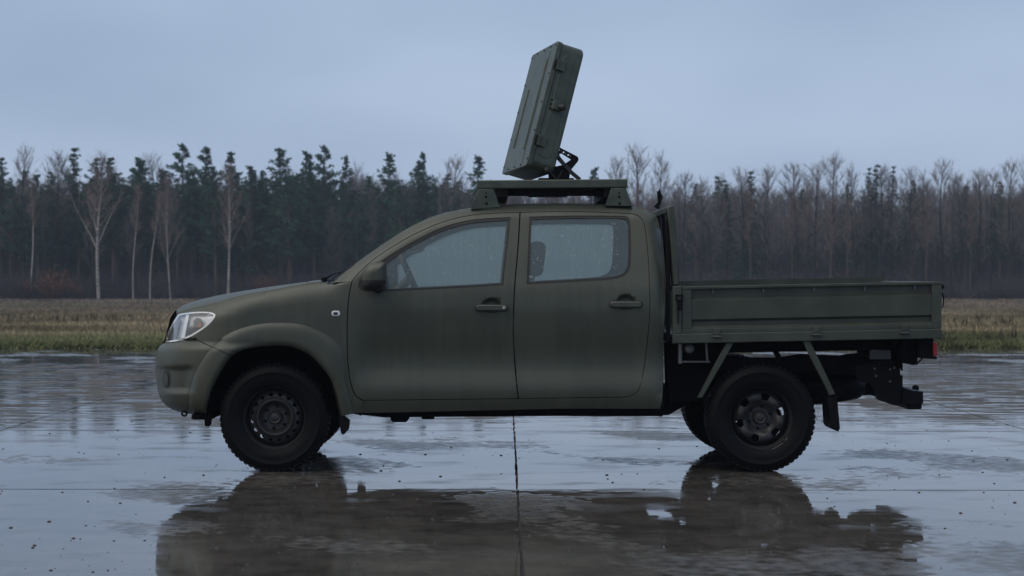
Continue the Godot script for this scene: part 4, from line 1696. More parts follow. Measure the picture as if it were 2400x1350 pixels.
func underside(t: Node3D) -> void:
	var m := MB.new()
	# two frame rails, each with the kick-up over the rear axle
	for z in [-0.42, -1.34]:
		for q in [[[520, 930], [620, 925]], [[620, 925], [900, 955]], [[900, 955], [1560, 950]], [[1560, 950], [1680, 880]], [[1680, 880], [1880, 852]], [[1880, 852], [2090, 862]]]:
			var a := P(q[0][0], q[0][1], z)
			var b := P(q[1][0], q[1][1], z)
			var e := b - a
			box(m, Transform3D(Basis(Vector3(0, 0, 1), atan2(e.y, e.x)), (a + b) * 0.5), Vector3(e.length() + 0.05, 0.125, 0.07), 0.008)
	for px in [640, 960, 1260, 1500, 1640, 2040]:
		var c := P(px, 935.0 if px < 1600 else (890.0 if px < 1700 else 862.0), -0.88)
		abox(m, c - Vector3(0.05, 0.05, 0.46), c + Vector3(0.05, 0.05, 0.46), 0.01)
	part("chassis_frame", m, M.chassis, t)
	m = MB.new()
	pb(m, 850, 968, 1545, 956, -0.14, -WID + 0.14, 0.01)
	pb(m, 1330, 976, 1560, 960, -0.20, -0.60, 0.02)
	pb(m, 915, 990, 957, 960, -0.30, -0.70, 0.015)
	pb(m, 988, 983, 1018, 960, -0.30, -0.34, 0.005)
	part("floor_pan", m, M.chassis, t)
	m = MB.new()
	tube(m, [P(1787, 985, -0.30), P(1787, 985, -1.46)], [0.05], 10)
	lathe(m, [[0.0, 0.14], [0.10, 0.10], [0.14, 0.0], [0.10, -0.10], [0.0, -0.14]], 14, Transform3D(Basis(), P(1787, 985, -0.95)))
	tube(m, [P(641, 978, -0.30), P(641, 970, -1.46)], [0.035], 8)
	part("axle", m, M.chassis, t)
	for z in [-0.36, -1.40]:
		m = MB.new()
		for k in 4:
			var pts := []
			for i in 9:
				var u := i / 8.0
				pts.append(P(lerpf(1570.0 + k * 22.0, 1990.0 - k * 22.0, u), lerpf(943.0, 896.0, u) + 34.0 * sin(u * PI) + k * 4.0, z))
			for i in 8:
				var e: Vector3 = pts[i + 1] - pts[i]
				box(m, Transform3D(Basis(Vector3(0, 0, 1), atan2(e.y, e.x)), (pts[i] + pts[i + 1]) * 0.5), Vector3(e.length() + 0.004, 0.009, 0.06))
		tube(m, [P(1628, 905, z + 0.04), P(1612, 962, z + 0.04)], [0.009], 6)
		part("leaf_spring", m, M.chassis, t)
	# spare wheel slung flat under the tail
	m = MB.new()
	var T := Transform3D(Basis(Vector3(0, 0, 1), 0.10) * Basis(Vector3.RIGHT, PI / 2), P(1912, 905, -0.88))
	lathe(m, [[0.05, 0.05], [0.19, 0.05], [0.22, 0.10], [0.29, 0.10], [0.33, 0.07], [0.335, -0.05], [0.30, -0.09], [0.21, -0.09], [0.18, -0.04], [0.05, -0.04]], 30, T)
	part("spare_wheel", m, M.rubber, t)
	# low pieces that show below the bumper
	m = MB.new()
	pb(m, 448, 984, 498, 970, -0.22, -1.5, 0.01)
	pplate(m, [[475, 968], [497, 968], [493, 996], [489, 1000], [480, 999], [479, 985]], -0.20, -0.24, 0.004)
	part("lower_guard", m, M.chassis, t)
	m = MB.new()
	lathe(m, [[0.014, 0.006], [0.022, 0.0], [0.014, -0.006], [0.009, 0.0], [0.014, 0.006]], 14, Transform3D(Basis(), P(432, 969, -0.30)))
	part("tow_eye", m, M.black_metal, t)
	# mud flaps
	for far in [false, true]:
		m = MB.new()
		pside(m, lin([[776, 892], [784, 900], [796, 935], [803, 972], [820, 985], [818, 1005], [806, 1019], [799, 1016], [792, 960]]), -0.06, -0.085, 0.004, far)
		part("front_mud_flap", m, M.rubber, t)
		m = MB.new()
		pside(m, lin([[1942, 932], [1959, 926], [1963, 940], [1969, 1004], [1965, 1012], [1951, 1006], [1946, 998]]), -0.05, -0.30, 0.004, far)
		part("rear_mud_flap", m, M.rubber, t)


# ---------- the load tray; its deck climbs a little towards the tail ----------
func tl(v: float, u: float) -> float:
	return v - 0.0194 * (u - 1598.0)


func tbar(m: MB, u0: float, v0: float, u1: float, v1: float, z0: float, z1: float, bev := 0.004) -> void:
	pplate(m, [[u0, tl(v0, u0)], [u1, tl(v0, u1)], [u1, tl(v1, u1)], [u0, tl(v1, u0)]], z0, z1, bev)


func gate_side(m: MB, far: bool) -> void:
	# pressed panel: two long channels with a raised band between
	var prof := [[678.0, -0.010], [679.5, -0.036], [697.0, -0.036], [704.0, -0.014], [749.0, -0.014], [755.0, -0.036], [762.5, -0.036], [769.5, -0.012], [772.0, -0.012]]
	var rows := []
	for q in prof:
		var l := PackedVector3Array()
		for i in 13:
			var u := lerpf(1620.0, 2186.0, i / 12.0)
			var p := P(u, tl(q[0], u), -0.008)
			p.z = q[1] if not far else -WID - q[1]
			l.append(p)
		rows.append(l)
	for i in rows.size() - 1:
		for j in 12:
			m.quad(rows[i][j], rows[i][j + 1], rows[i + 1][j + 1], rows[i + 1][j], Vector3(0, 0, -1.0 if far else 1.0))


func side_bar(m: MB, u0: float, v0: float, u1: float, v1: float, z0: float, z1: float, far: bool, bev := 0.004) -> void:
	var a := P(u0, tl(v0, u0), z0)
	var q := PackedVector2Array()
	for p in [[u0, v0], [u1, v0], [u1, v1], [u0, v1]]:
		var w := P(p[0], tl(p[1], p[0]), z0)
		q.append(Vector2(w.x, w.y))
	if not far: plate(m, q, z0, z1, bev)
	else:
		var T := Transform3D(Basis(Vector3(-1, 0, 0), Vector3(0, 1, 0), Vector3(0, 0, -1)), Vector3(0, 0, -WID))
		var fl := PackedVector2Array()
		for p in q: fl.append(Vector2(-p.x, p.y))
		plate(m, fl, z0, z1, bev, T)


func tray(t: Node3D) -> void:
	var tp: Material = M.tray_paint
	var m := MB.new()
	# deck and its edge rails
	for far in [false, true]: side_bar(m, 1577, 782.8, 2207.5, 805, 0.004, -0.05, far, 0.004)
	var deck := PP(lin([[1579, tl(785, 1579)], [2204, tl(785, 2204)], [2204, tl(791, 2204)], [1579, tl(791, 1579)]]), 0.0)
	plate(m, deck, -0.052, -WID + 0.052, 0.0)
	var body := part("tray_deck", m, tp, t)
	# cross bearers under the deck
	for u in [1600, 1690, 1800, 1910, 2010, 2090, 2170]:
		m = MB.new()
		tbar(m, u, 793, u + 18, 816, -0.14, -WID + 0.14, 0.002)
		part("cross_bearer", m, M.chassis, body)
	for z in [-0.40, -1.30]:
		m = MB.new()
		tbar(m, 1585, 806, 2150, 829, z, z - 0.06, 0.003)
		part("sub_rail", m, M.chassis, body)
	for far in [false, true]:
		m = MB.new()
		gate_side(m, far)
		side_bar(m, 1599, 671.5 if not far else 661.0, 2207, 678.5, -0.004, -0.036, far, 0.003)
		side_bar(m, 1599, 771.5, 2207, 782.0, -0.004, -0.034, far, 0.003)
		side_bar(m, 1599, 678.5, 1621, 771.5, -0.006, -0.036, far, 0.003)
		side_bar(m, 2184, 678.5, 2207, 771.5, -0.006, -0.036, far, 0.003)
		side_bar(m, 1621, 679, 2184, 771, -0.040, -0.043, far, 0.0)
		var g := part("drop_side", m, tp, t)
		for u in [1671, 1789, 1908, 2027, 2144]:
			m = MB.new()
			side_bar(m, u - 1.2, 680, u + 1.2, 689, -0.016, -0.036, far, 0.0)
			part("tie_hook", m, M.steel if not far else M.black_metal, g)
		for u in [1680, 1914, 2121]:
			m = MB.new()
			side_bar(m, u - 9, 772, u + 9, 786, 0.010, -0.004, far, 0.003)
			side_bar(m, u - 6, 785, u + 6, 792, 0.009, 0.004, far, 0.002)
			tube(m, [P(u - 11, tl(791, u), 0.014) if not far else mz(P(u - 11, tl(791, u), 0.014)), P(u + 11, tl(791, u), 0.014) if not far else mz(P(u + 11, tl(791, u), 0.014))], [0.0075], 8)
			part("hinge", m, tp, g)
		m = MB.new()
		side_bar(m, 1577.5, 670.5, 1597.5, 782.8, 0.0, -0.05, far, 0.004)
		var p := part("corner_post", m, tp, t)
		# over-centre latch
		m = MB.new()
		for q in [[1584, 690, 1601, 693], [1584, 702, 1601, 705], [1584, 690, 1587, 705], [1598, 690, 1601, 705]]: side_bar(m, q[0], q[1], q[2], q[3], 0.020, 0.0, far, 0.002)
		side_bar(m, 1587, 705, 1598, 727, 0.014, 0.0, far, 0.003)
		side_bar(m, 1588, 727, 1591, 757, 0.009, 0.0, far, 0.001)
		side_bar(m, 1589, 712, 1596, 718, 0.022, 0.0, far, 0.002)
		part("latch", m, M.black_metal, p)
	# tail gate
	m = MB.new()
	var a := P(2190, tl(671.5, 2190), -0.045)
	var b := P(2207, tl(782, 2207), -0.045)
	abox(m, Vector3(a.x, b.y, -WID + 0.045), Vector3(b.x, a.y, -0.045), 0.004)
	var tg := part("tail_gate", m, tp, t)
	m = MB.new()
	tube(m, [P(2205, 668, -0.09), P(2210, 671, -0.08), P(2210, 677, -0.08)], [0.012], 6)
	part("tail_gate_catch", m, M.black_metal, tg)
	m = MB.new()
	tube(m, [P(2208, 686, -0.08), P(2212, 700, -0.08), P(2210, 718, -0.08), P(2207, 721, -0.08)], [0.005], 6)
	part("tail_gate_cord", m, M.black_metal, tg)
	headboard(t)
	# stays from the deck down to the wheel guard and flap
	for far in [false, true]:
		for q in [[[1703, 804], [1720, 803], [1646, 932], [1634, 932]], [[1881, 799], [1898, 798], [1958, 923], [1945, 927]]]:
			m = MB.new()
			pside(m, lin(q), -0.02, -0.055, 0.003, far)
			part("tray_stay", m, tp, t)
	tail(t)


func mz(p: Vector3) -> Vector3:
	return Vector3(p.x, p.y, -WID - p.z)


func headboard(t: Node3D) -> void:
	var m := MB.new()
	for far in [false, true]:
		# side posts of folded plate, leaning back towards the foot
		var q := lin([[1564, 487], [1568, 483], [1577, 481.5], [1581, 486], [1586, 540], [1590, 600], [1592, 668], [1578, 668], [1575, 600], [1570, 535]])
		pside(m, q, -0.03, -0.09, 0.006, far)
	var top := P(1572, 482, -0.03)
	abox(m, Vector3(top.x - 0.02, top.y - 0.045, -WID + 0.035), Vector3(top.x + 0.02, top.y - 0.003, -0.035), 0.006)
	var low := P(1585, 669, -0.03)
	abox(m, Vector3(low.x - 0.022, low.y - 0.03, -WID + 0.09), Vector3(low.x + 0.02, low.y + 0.012, -0.09), 0.006)
	var h := part("headboard", m, M.tray_paint, t)
	for i in 5:
		m = MB.new()
		var z := -0.20 - i * 0.34
		var a := Vector3(top.x, top.y - 0.04, z)
		var b := Vector3(low.x, low.y, z)
		tube(m, [a, b], [0.016], 8)
		part("headboard_bar", m, M.black_metal, h)
	# the inner uprights at the cab side
	m = MB.new()
	for z in [-0.10, -1.66]:
		var c := P(1566, 488, z)
		abox(m, Vector3(c.x - 0.012, P(0, 800, z).y, z - 0.02), Vector3(c.x + 0.012, c.y, z + 0.02), 0.003)
	part("upright", m, M.black_metal, h)
	# whip aerial stub behind the cab roof
	m = MB.new()
	tube(m, [P(1538, 488, -0.9), P(1546, 474, -0.9), P(1542, 448, -0.9)], [0.02, 0.012, 0.007], 6)
	tube(m, [P(1546, 476, -0.9), P(1550, 462, -0.9), P(1545, 444, -0.9)], [0.008, 0.012, 0.004], 5)
	part("aerial_mount", m, M.black_metal, t)


func tail(t: Node3D) -> void:
	# tow bracket plates, cross beam and hitch
	var m := MB.new()
	for far in [false, true]:
		pside(m, lin([[2000, 858], [2052, 845], [2088, 842], [2093, 846], [2110, 848], [2110, 878], [2116, 880], [2116, 912], [2118, 948], [2095, 950], [2060, 938], [2052, 918], [2040, 900], [2010, 892]]), -0.36, -0.38, 0.003, far)
	var hb := part("tow_bracket", m, M.black_metal, t)
	for q in [[2050, 864], [2053, 881], [2086, 866], [2096, 862], [2086, 894], [2099, 933]]:
		m = MB.new()
		lathe(m, [[0.0, 0.012], [0.007, 0.010], [0.0085, 0.0]], 8, Transform3D(Basis(), P(q[0], q[1], -0.36)))
		part("bolt", m, M.steel if q[0] != 2099 else M.black_metal, hb)
	m = MB.new()
	var c := P(2104, 930, -0.88)
	abox(m, c - Vector3(0.05, 0.05, 0.5), c + Vector3(0.05, 0.05, 0.5), 0.008)
	pplate(m, [[2118, 909], [2140, 916], [2164, 918], [2164, 946], [2150, 948], [2112, 948]], -0.34, -1.42, 0.004)
	part("tow_beam", m, M.black_metal, hb)
	m = MB.new()
	lathe(m, [[0.0, 0.05], [0.018, 0.045], [0.025, 0.025], [0.018, 0.006], [0.012, 0.0], [0.012, -0.03]], 12, Transform3D(Basis(Vector3.RIGHT, -PI / 2), P(2146, 919, -0.70)))
	part("tow_ball", m, M.black_metal, hb)
	m = MB.new()
	pplate(m, [[2106, 800], [2116, 800], [2116, 870], [2104, 850]], -0.30, -0.34, 0.003)
	pplate(m, [[2070, 797], [2108, 797], [2108, 846], [2092, 842], [2088, 820], [2070, 812]], -0.42, -0.46, 0.003)
	part("hanger_plate", m, M.chassis, t)
	m = MB.new()
	pplate(m, [[2039, 821], [2088, 820.5], [2088, 842], [2039, 842.5]], -0.20, -0.22, 0.002)
	part("side_plate", m, M.grey_plate, t)
	# rear guard and lamp clusters
	for far in [false, true]:
		m = MB.new()
		pside(m, lin([[2110, 800], [2152, 795], [2150, 854], [2140, 856], [2112, 850]]), -0.16, -0.20, 0.003, far)
		var l1 := [P(2147, 855, -0.17), P(2163, 838, -0.17), P(2160, 826, -0.17)]
		if far:
			for i in 3: l1[i] = mz(l1[i])
		tube(m, l1, [0.005], 5)
		part("rear_guard", m, M.chassis, t)
		m = MB.new()
		pside(m, lin([[2153, 796], [2186, 799], [2188, 837], [2153, 832]]), -0.06, -0.36, 0.004, far)
		pside(m, lin([[2150, 832], [2196, 836], [2196, 842], [2160, 840]]), -0.05, -0.37, 0.002, far)
		var lc := part("rear_lamp", m, M.chassis, t)
		m = MB.new()
		pside(m, lin([[2186, 803], [2194, 803], [2197, 806], [2197, 832], [2194, 835], [2186, 834]]), -0.065, -0.355, 0.004, far)
		part("red_lens", m, M.red_lens, lc)
	# air and brake gear behind the cab
	m = MB.new()
	lathe(m, [[0.0, 0.035], [0.022, 0.028], [0.033, 0.0], [0.022, -0.028], [0.0, -0.035]], 14, Transform3D(Basis(), P(1616, 817, -0.12)))
	part("filter_bowl", m, M.bowl_glass, t)
	m = MB.new()
	tube(m, [P(1592, 848, -0.12), P(1664, 848, -0.12)], [0.007], 8)
	tube(m, [P(1594, 806, -0.12), P(1594, 852, -0.12)], [0.015], 8)
	tube(m, [P(1655, 804, -0.12), P(1658, 850, -0.12)], [0.008], 8)
	part("release_lever", m, M.steel, t)
	m = MB.new()
	pplate(m, [[1562, 804], [1706, 804], [1650, 940], [1566, 944]], -0.30, -0.50, 0.004)
	pplate(m, [[1560, 905], [1650, 905], [1640, 948], [1562, 948]], -0.32, -0.7, 0.01)
	pb(m, 1640, 870, 1960, 838, -0.30, -0.34, 0.004)
	part("inner_guard", m, M.chassis, t)


func rack(t: Node3D) -> void:
	var m := MB.new()
	pplate(m, [[1117.5, 422.5], [1471, 419.5], [1471, 439.5], [1117.5, 442.5]], -0.28, -1.48, 0.006)
	var r := part("roof_platform", m, M.case_paint, t)
	for far in [false, true]:
		for q in [[[1121, 443.5], [1156, 442.6], [1172, 485.5], [1104, 490.5]], [[1433, 441], [1467, 440.5], [1482.5, 483], [1418, 482]]]:
			m = MB.new()
			pside(m, lin(q), -0.275, -0.281, 0.002, far)
			# the folded foot
			var a := P(q[3][0], q[3][1], -0.28)
			var b := P(q[2][0], q[2][1], -0.28)
			var lo := Vector3(a.x, minf(a.y, b.y), -0.40)
			var hi := Vector3(b.x, minf(a.y, b.y) + 0.006, -0.281)
			if far: abox(m, Vector3(lo.x, lo.y, -WID - hi.z), Vector3(hi.x, hi.y, -WID - lo.z))
			else: abox(m, lo, hi)
			var br := part("platform_bracket", m, M.case_paint, r)
			if not far:
				var cx: float = (q[0][0] + q[1][0] + q[2][0] + q[3][0]) / 4.0
				for h in [[cx + 1.0, 452.0, 2.2], [cx + 1.0, 461.0, 3.0], [cx + 2.0, 477.0, 3.4]]:
					m = MB.new()
					var k: float = h[2] * 0.0027
					lathe(m, [[0.0, 0.007], [k * 0.7, 0.006], [k, 0.0]], 8, Transform3D(Basis(), P(h[0], h[1], -0.275)))
					part("bracket_bolt", m, M.black_metal, r)
	# bearers and the cable box under the platform
	m = MB.new()
	for z in [-0.45, -1.30]:
		var a := P(1165, 459, z)
		var b := P(1432, 444, z)
		abox(m, Vector3(a.x, a.y, z - 0.03), Vector3(b.x, b.y, z + 0.03), 0.004)
	for px in [1176.0, 1415.0]:
		var c := P(px, 462, -0.88)
		abox(m, c + Vector3(-0.035, -0.03, -0.58), c + Vector3(0.035, 0.05, 0.58), 0.004)
	part("bearer", m, M.black_metal, r)
	m = MB.new()
	pb(m, 1240, 457, 1335, 444, -0.70, -1.1, 0.006)
	for px in [1253.0, 1271.0, 1284.0, 1306.0]:
		pb(m, px - 3.0, 461, px + 3.0, 456, -0.72, -0.76, 0.002)
	part("cable_box", m, M.black_metal, r)
	for k in [[1233.0, 1246.0], [1322.0, 1338.0]]:
		m = MB.new()
		for i in 7:
			tube(m, [P(k[0] + i * 1.6, 446, -0.5), P(k[0] + 4.0 + i * 1.0, 458, -0.62)], [0.004], 5)
		part("cable_braid", m, M.steel, r)


# ---------- wheels ----------
func dish(m: MB, r0: float, r1: float, zf: Callable, holes: Array, seg: int, rings: int) -> void:
	var boxes := []
	for h in holes:
		var b := Rect2(h[0], Vector2.ZERO)
		for p in h: b = b.expand(p)
		boxes.append(b)
	for i in rings:
		var a := lerpf(r0, r1, float(i) / rings)
		var b := lerpf(r0, r1, float(i + 1) / rings)
		for s in seg:
			var u := Vector2.from_angle(TAU * s / seg)
			var v := Vector2.from_angle(TAU * (s + 1) / seg)
			var cell := PackedVector2Array([u * a, u * b, v * b, v * a])
			var bits := [cell]
			var bb := Rect2(cell[0], Vector2.ZERO)
			for p in cell: bb = bb.expand(p)
			for k in holes.size():
				if not boxes[k].intersects(bb): continue
				# millimetres: the polygon clipper rounds small numbers
				var left := []
				for q in bits:
					for w in Geometry2D.clip_polygons(times(q, 1000.0), times(holes[k], 1000.0)): left.append(times(w, 0.001))
				bits = left
			for q in bits:
				var idx := Geometry2D.triangulate_polygon(times(q, 1000.0))
				for j in range(0, idx.size(), 3):
					var P3 := []
					var N3 := []
					for e in 3:
						var p: Vector2 = q[idx[j + e]]
						P3.append(v3(p, zf.call(p)))
						var d := 0.0015
						N3.append(Vector3(zf.call(p - Vector2(d, 0)) - zf.call(p + Vector2(d, 0)), zf.call(p - Vector2(0, d)) - zf.call(p + Vector2(0, d)), 2.0 * d).normalized())
					m.tri(P3[0], P3[1], P3[2], N3[0], N3[1], N3[2])
	for h in holes:
		var c := Vector2.ZERO
		for p in h: c += p / h.size()
		for i in h.size():
			var p: Vector2 = h[i]
			var q: Vector2 = h[(i + 1) % h.size()]
			m.quad(v3(p, zf.call(p)), v3(q, zf.call(q)), v3(q, zf.call(q) - 0.012), v3(p, zf.call(p) - 0.012), v3(c - p, 0))


func times(a: PackedVector2Array, k: float) -> PackedVector2Array:
	var o := PackedVector2Array()
	for p in a: o.append(p * k)
	return o


func wheels(t: Node3D) -> void:
	const R := 0.349
	# tyre with sidewall ribs
	var tyre := MB.new()
	lathe(tyre, [[0.200, 0.088], [0.208, 0.098], [0.216, 0.102], [0.232, 0.113], [0.262, 0.120], [0.286, 0.119], [0.289, 0.1215], [0.293, 0.1215], [0.296, 0.117], [0.316, 0.110], [0.332, 0.097], [0.337, 0.085], [0.339, 0.05], [0.340, 0.0], [0.339, -0.05], [0.337, -0.085], [0.332, -0.097], [0.310, -0.113], [0.27, -0.12], [0.23, -0.113], [0.203, -0.09]], 72, Transform3D())
	var tread := MB.new()
	for i in 58:
		var a := TAU * i / 58.0
		var B := Basis(Vector3.BACK, a)
		for s in [-1.0, 1.0]:
			box(tread, Transform3D(Basis(Vector3.BACK, a + 0.03 * s) * Basis(Vector3.UP, -0.35 * s), Basis(Vector3.BACK, a + 0.03 * s) * Vector3(R - 0.0135, 0, 0.083 * s)), Vector3(0.020, 0.026, 0.036), 0.003)
			box(tread, Transform3D(B * Basis(Vector3.RIGHT, 0.3 * s), B * Vector3(R - 0.008, 0.004 * s, 0.03 * s)), Vector3(0.016, 0.027, 0.042), 0.003)
	var letters := MB.new()
	for k in [[-1.75, 7], [1.4, 8]]:
		for i in k[1]:
			var a: float = k[0] + i * 0.055
			box(letters, Transform3D(Basis(Vector3.BACK, a), Basis(Vector3.BACK, a) * Vector3(0.252, 0, 0.1195)), Vector3(0.016, 0.008, 0.003))
	# pressed steel rim with sixteen round holes
	var zf := func(p: Vector2) -> float:
		return cat([[0.0, 0.006], [0.052, 0.006], [0.080, 0.010], [0.094, 0.026], [0.104, 0.046], [0.113, 0.054], [0.122, 0.046], [0.128, 0.038], [0.150, 0.030], [0.170, 0.016], [0.186, -0.01]], p.length())
	var holes := []
	for i in 16: holes.append(ring(Vector2.from_angle(TAU * (i + 0.45) / 16.0) * 0.1475, 0.0115, 0.0145, 12, TAU * (i + 0.45) / 16.0))
	var rim_a := MB.new()
	dish(rim_a, 0.0, 0.186, zf, holes, 64, 16)
	# pressed steel rim with six wide holes and bulging spokes
	var zg := func(p: Vector2) -> float:
		var l := p.length()
		var w := 0.5 - 0.5 * cos(6.0 * (p.angle() - 0.28))
		return cat([[0.0, 0.010], [0.052, 0.010], [0.070, 0.012], [0.082, 0.022], [0.100, 0.034], [0.130, 0.040], [0.155, 0.032], [0.172, 0.012], [0.186, -0.01]], l) + 0.020 * w * smoothstep(0.085, 0.12, l) * smoothstep(0.18, 0.15, l)
	holes = []
	for i in 6:
		var a := 0.28 + TAU * i / 6.0
		var h := PackedVector2Array()
		for q in [[0.113, -0.13], [0.113, 0.13], [0.122, 0.19], [0.142, 0.205], [0.156, 0.17], [0.158, 0.0], [0.156, -0.17], [0.142, -0.205], [0.122, -0.19]]: h.append(Vector2.from_angle(a + q[1]) * q[0])
		holes.append(h)
	var rim_b := MB.new()
	dish(rim_b, 0.0, 0.186, zg, holes, 72, 18)
	var barrel := MB.new()
	lathe(barrel, [[0.186, -0.012], [0.187, 0.03], [0.190, 0.062], [0.199, 0.072], [0.202, 0.088], [0.207, 0.096], [0.213, 0.096], [0.216, 0.088], [0.214, 0.080]], 56, Transform3D())
	lathe(barrel, [[0.186, -0.012], [0.186, -0.10], [0.20, -0.11]], 40, Transform3D())
	var hub := MB.new()
	lathe(hub, [[0.0, 0.050], [0.022, 0.050], [0.027, 0.046], [0.036, 0.050], [0.042, 0.044], [0.046, 0.030], [0.048, 0.004]], 28, Transform3D())
	var nut := MB.new()
	lathe(nut, [[0.0, 0.024], [0.006, 0.022], [0.0098, 0.012], [0.0105, 0.0]], 6, Transform3D())
	var brake := MB.new()
	lathe(brake, [[0.0, -0.03], [0.128, -0.03], [0.135, -0.05], [0.135, -0.10], [0.0, -0.10]], 30, Transform3D())
	var mark := MB.new()
	for i in 11:
		if i == 7 or i == 8: continue
		var a := -1.22 + i * 0.055
		box(mark, Transform3D(Basis(Vector3.BACK, a), Basis(Vector3.BACK, a) * Vector3(0.2095, 0, 0.0975)), Vector3(0.005, 0.008, 0.002))
	var parts_of := {"tyre": [tyre.mesh(M.rubber)], "tread": [tread.mesh(M.rubber)], "sidewall_lettering": [letters.mesh(M.rubber)], "barrel": [barrel.mesh(M.rim_paint)], "hub_cap": [hub.mesh(M.rim_paint)], "brake": [brake.mesh(M.chassis)]}
	var ra := rim_a.mesh(M.rim_paint)
	var rb := rim_b.mesh(M.rim_paint)
	var nm := nut.mesh(M.black_metal)
	var mk := mark.mesh(M.pale_mark)
	for q in [["front_wheel", 641.0, false], ["rear_wheel", 1786.0, false], ["front_wheel", 641.0, true], ["rear_wheel", 1786.0, true]]:
		var c := P(q[1], 985.0, -0.03)
		c.y = R - 0.006
		c.z = -0.155 if not q[2] else -WID + 0.155
		var w := node_part(q[0], t, c)
		if q[2]: w.rotation.y = PI
		var l := parts_of.duplicate()
		l["rim"] = [ra if q[0] == "front_wheel" else rb]
		if q[0] == "rear_wheel": l["rim_sticker"] = [mk]
		for k in l:
			var o := MeshInstance3D.new()
			o.name = k
			o.mesh = l[k][0]
			w.add_child(o, true)
		for i in 6:
			var o := MeshInstance3D.new()
			o.name = "lug_nut" if i == 0 else "lug_nut_%03d" % i
			o.mesh = nm
			w.add_child(o, true)
			var a := TAU * i / 6.0 + 0.35
			o.position = Vector3(cos(a) * 0.070, sin(a) * 0.070, 0.008)


# ---------- the flat case on the roof platform ----------
func antenna() -> void:
	var org := P(1233.5, 387.5, -0.60)
	var t := thing("antenna_case", "olive flat antenna case tilted back on a bracket over the cab roof", "antenna", org)
	var ey := Vector3(0.247, 0.962, -0.116).normalized()
	var ex := Vector3(0.931, -0.269, -0.2445)
	ex = (ex - ey * ex.dot(ey)).normalized()
	t.basis = Basis(ex, ey, ex.cross(ey))
	# local: x back through the case, y up along it, z towards its near side; plates lie across x
	var T := Transform3D(Basis(Vector3(0, 0, 1), Vector3(0, 1, 0), Vector3(-1, 0, 0)), Vector3.ZERO)
	const Hh := 0.878
	const Ww := 0.60
	var m := MB.new()
	plate(m, rrect(-Ww, 0, 0, Hh, 0.022, 4), 0.0, -0.034, 0.004, T, true)
	part("lid", m, M.case_paint, t, true)
	m = MB.new()
	plate(m, rrect(-Ww + 0.004, 0.004, -0.004, Hh - 0.004, 0.022, 4), -0.034, -0.0385, 0.0, T, true)
	part("lid_gasket", m, M.seal, t, true)
	# the shell behind it, its back edge rounded in steps
	m = MB.new()
	var prof := [[0.0, 0.0385], [0.0, 0.180], [0.005, 0.192], [0.014, 0.199], [0.03, 0.201]]
	var rings := []
	for q in prof:
		var rr := rrect(-Ww + q[0], q[0], -q[0], Hh - q[0], 0.055 - q[0] * 0.6, 6)
		var l := PackedVector3Array()
		for p in rr: l.append(Vector3(q[1], p.y, p.x))
		l.append(l[0])
		rings.append(l)
	var cc := Vector3(0.09, Hh / 2, -Ww / 2)
	for i in rings.size() - 1:
		for j in rings[0].size() - 1:
			m.quad(rings[i][j], rings[i][j + 1], rings[i + 1][j + 1], rings[i + 1][j], (rings[i][j] - cc) * Vector3(1.0 if i > 0 else 0.0, 1, 1))
	var back := rrect(-Ww + 0.03, 0.03, -0.03, Hh - 0.03, 0.04, 6)
	plate(m, back, -0.10, -0.201, 0.0, T)
	part("shell", m, M.case_paint, t, true)
	# two long ribs pressed into the lid
	for z in [-0.165, -0.445]:
		m = MB.new()
		var r := rrect(z - 0.008, 0.13 if z > -0.3 else 0.17, z + 0.008, 0.78 if z > -0.3 else 0.60, 0.008, 4)
		plate(m, r, 0.007, -0.001, 0.004, T, true)
		part("lid_rib", m, M.case_paint, t, true)
	# a step along each long edge of the lid
	m = MB.new()
	plate(m, rrect(-0.135, 0.03, -0.128, Hh - 0.05, 0.002, 2), 0.003, -0.001, 0.001, T)
	part("lid_seam", m, M.case_paint, t, true)
	var bolt := MB.new()
	lathe(bolt, [[0.0, 0.005], [0.006, 0.0035], [0.0085, 0.0]], 8, Transform3D())
	for i in 16:
		var p := Vector2(-0.018, 0.05 + (Hh - 0.08) * i / 4.0)
		if i >= 5 and i < 10: p = Vector2(-Ww + 0.018, 0.05 + (Hh - 0.08) * (i - 5) / 4.0)
		elif i >= 10 and i < 13: p = Vector2(-0.15 - 0.15 * (i - 10), 0.02)
		elif i >= 13: p = Vector2(-0.15 - 0.15 * (i - 13), Hh - 0.02)
		var o := part("lid_bolt", bolt, M.black_metal, t, true)
		o.transform = T * Transform3D(Basis(), Vector3(p.x, p.y, 0.0))
	# raised field on the near side, two catches and a valve block with its knob
	m = MB.new()
	plate(m, rrect(0.062, 0.085, 0.150, 0.80, 0.03, 5), 0.003, -0.004, 0.003, Transform3D(), true)
	part("side_field", m, M.case_paint, t, true)
	for y in [0.185, 0.715]:
		m = MB.new()
		box(m, Transform3D(Basis(), Vector3(0.056, y, 0.008)), Vector3(0.066, 0.074, 0.022), 0.004)
		for i in 3: box(m, Transform3D(Basis(), Vector3(0.036 + i * 0.011, y, 0.021)), Vector3(0.006, 0.066, 0.008), 0.001)
		box(m, Transform3D(Basis(), Vector3(0.048, y - 0.028, 0.022)), Vector3(0.036, 0.010, 0.012), 0.002)
		var c := part("catch", m, M.case_paint, t, true)
		m = MB.new()
		tube(m, [Vector3(0.018, y - 0.034, 0.016), Vector3(0.018, y + 0.034, 0.016)], [0.005], 6)
		part("catch_pin", m, M.black_metal, c, true)
	m = MB.new()
	box(m, Transform3D(Basis(), Vector3(0.098, 0.445, 0.014)), Vector3(0.066, 0.066, 0.03), 0.006)
	var vb := part("valve_block", m, M.case_paint, t, true)
	m = MB.new()
	lathe(m, [[0.0, 0.045], [0.018, 0.042], [0.021, 0.036], [0.021, 0.0]], 14, Transform3D(Basis(Vector3.UP, 0.55), Vector3(0.120, 0.440, 0.026)))
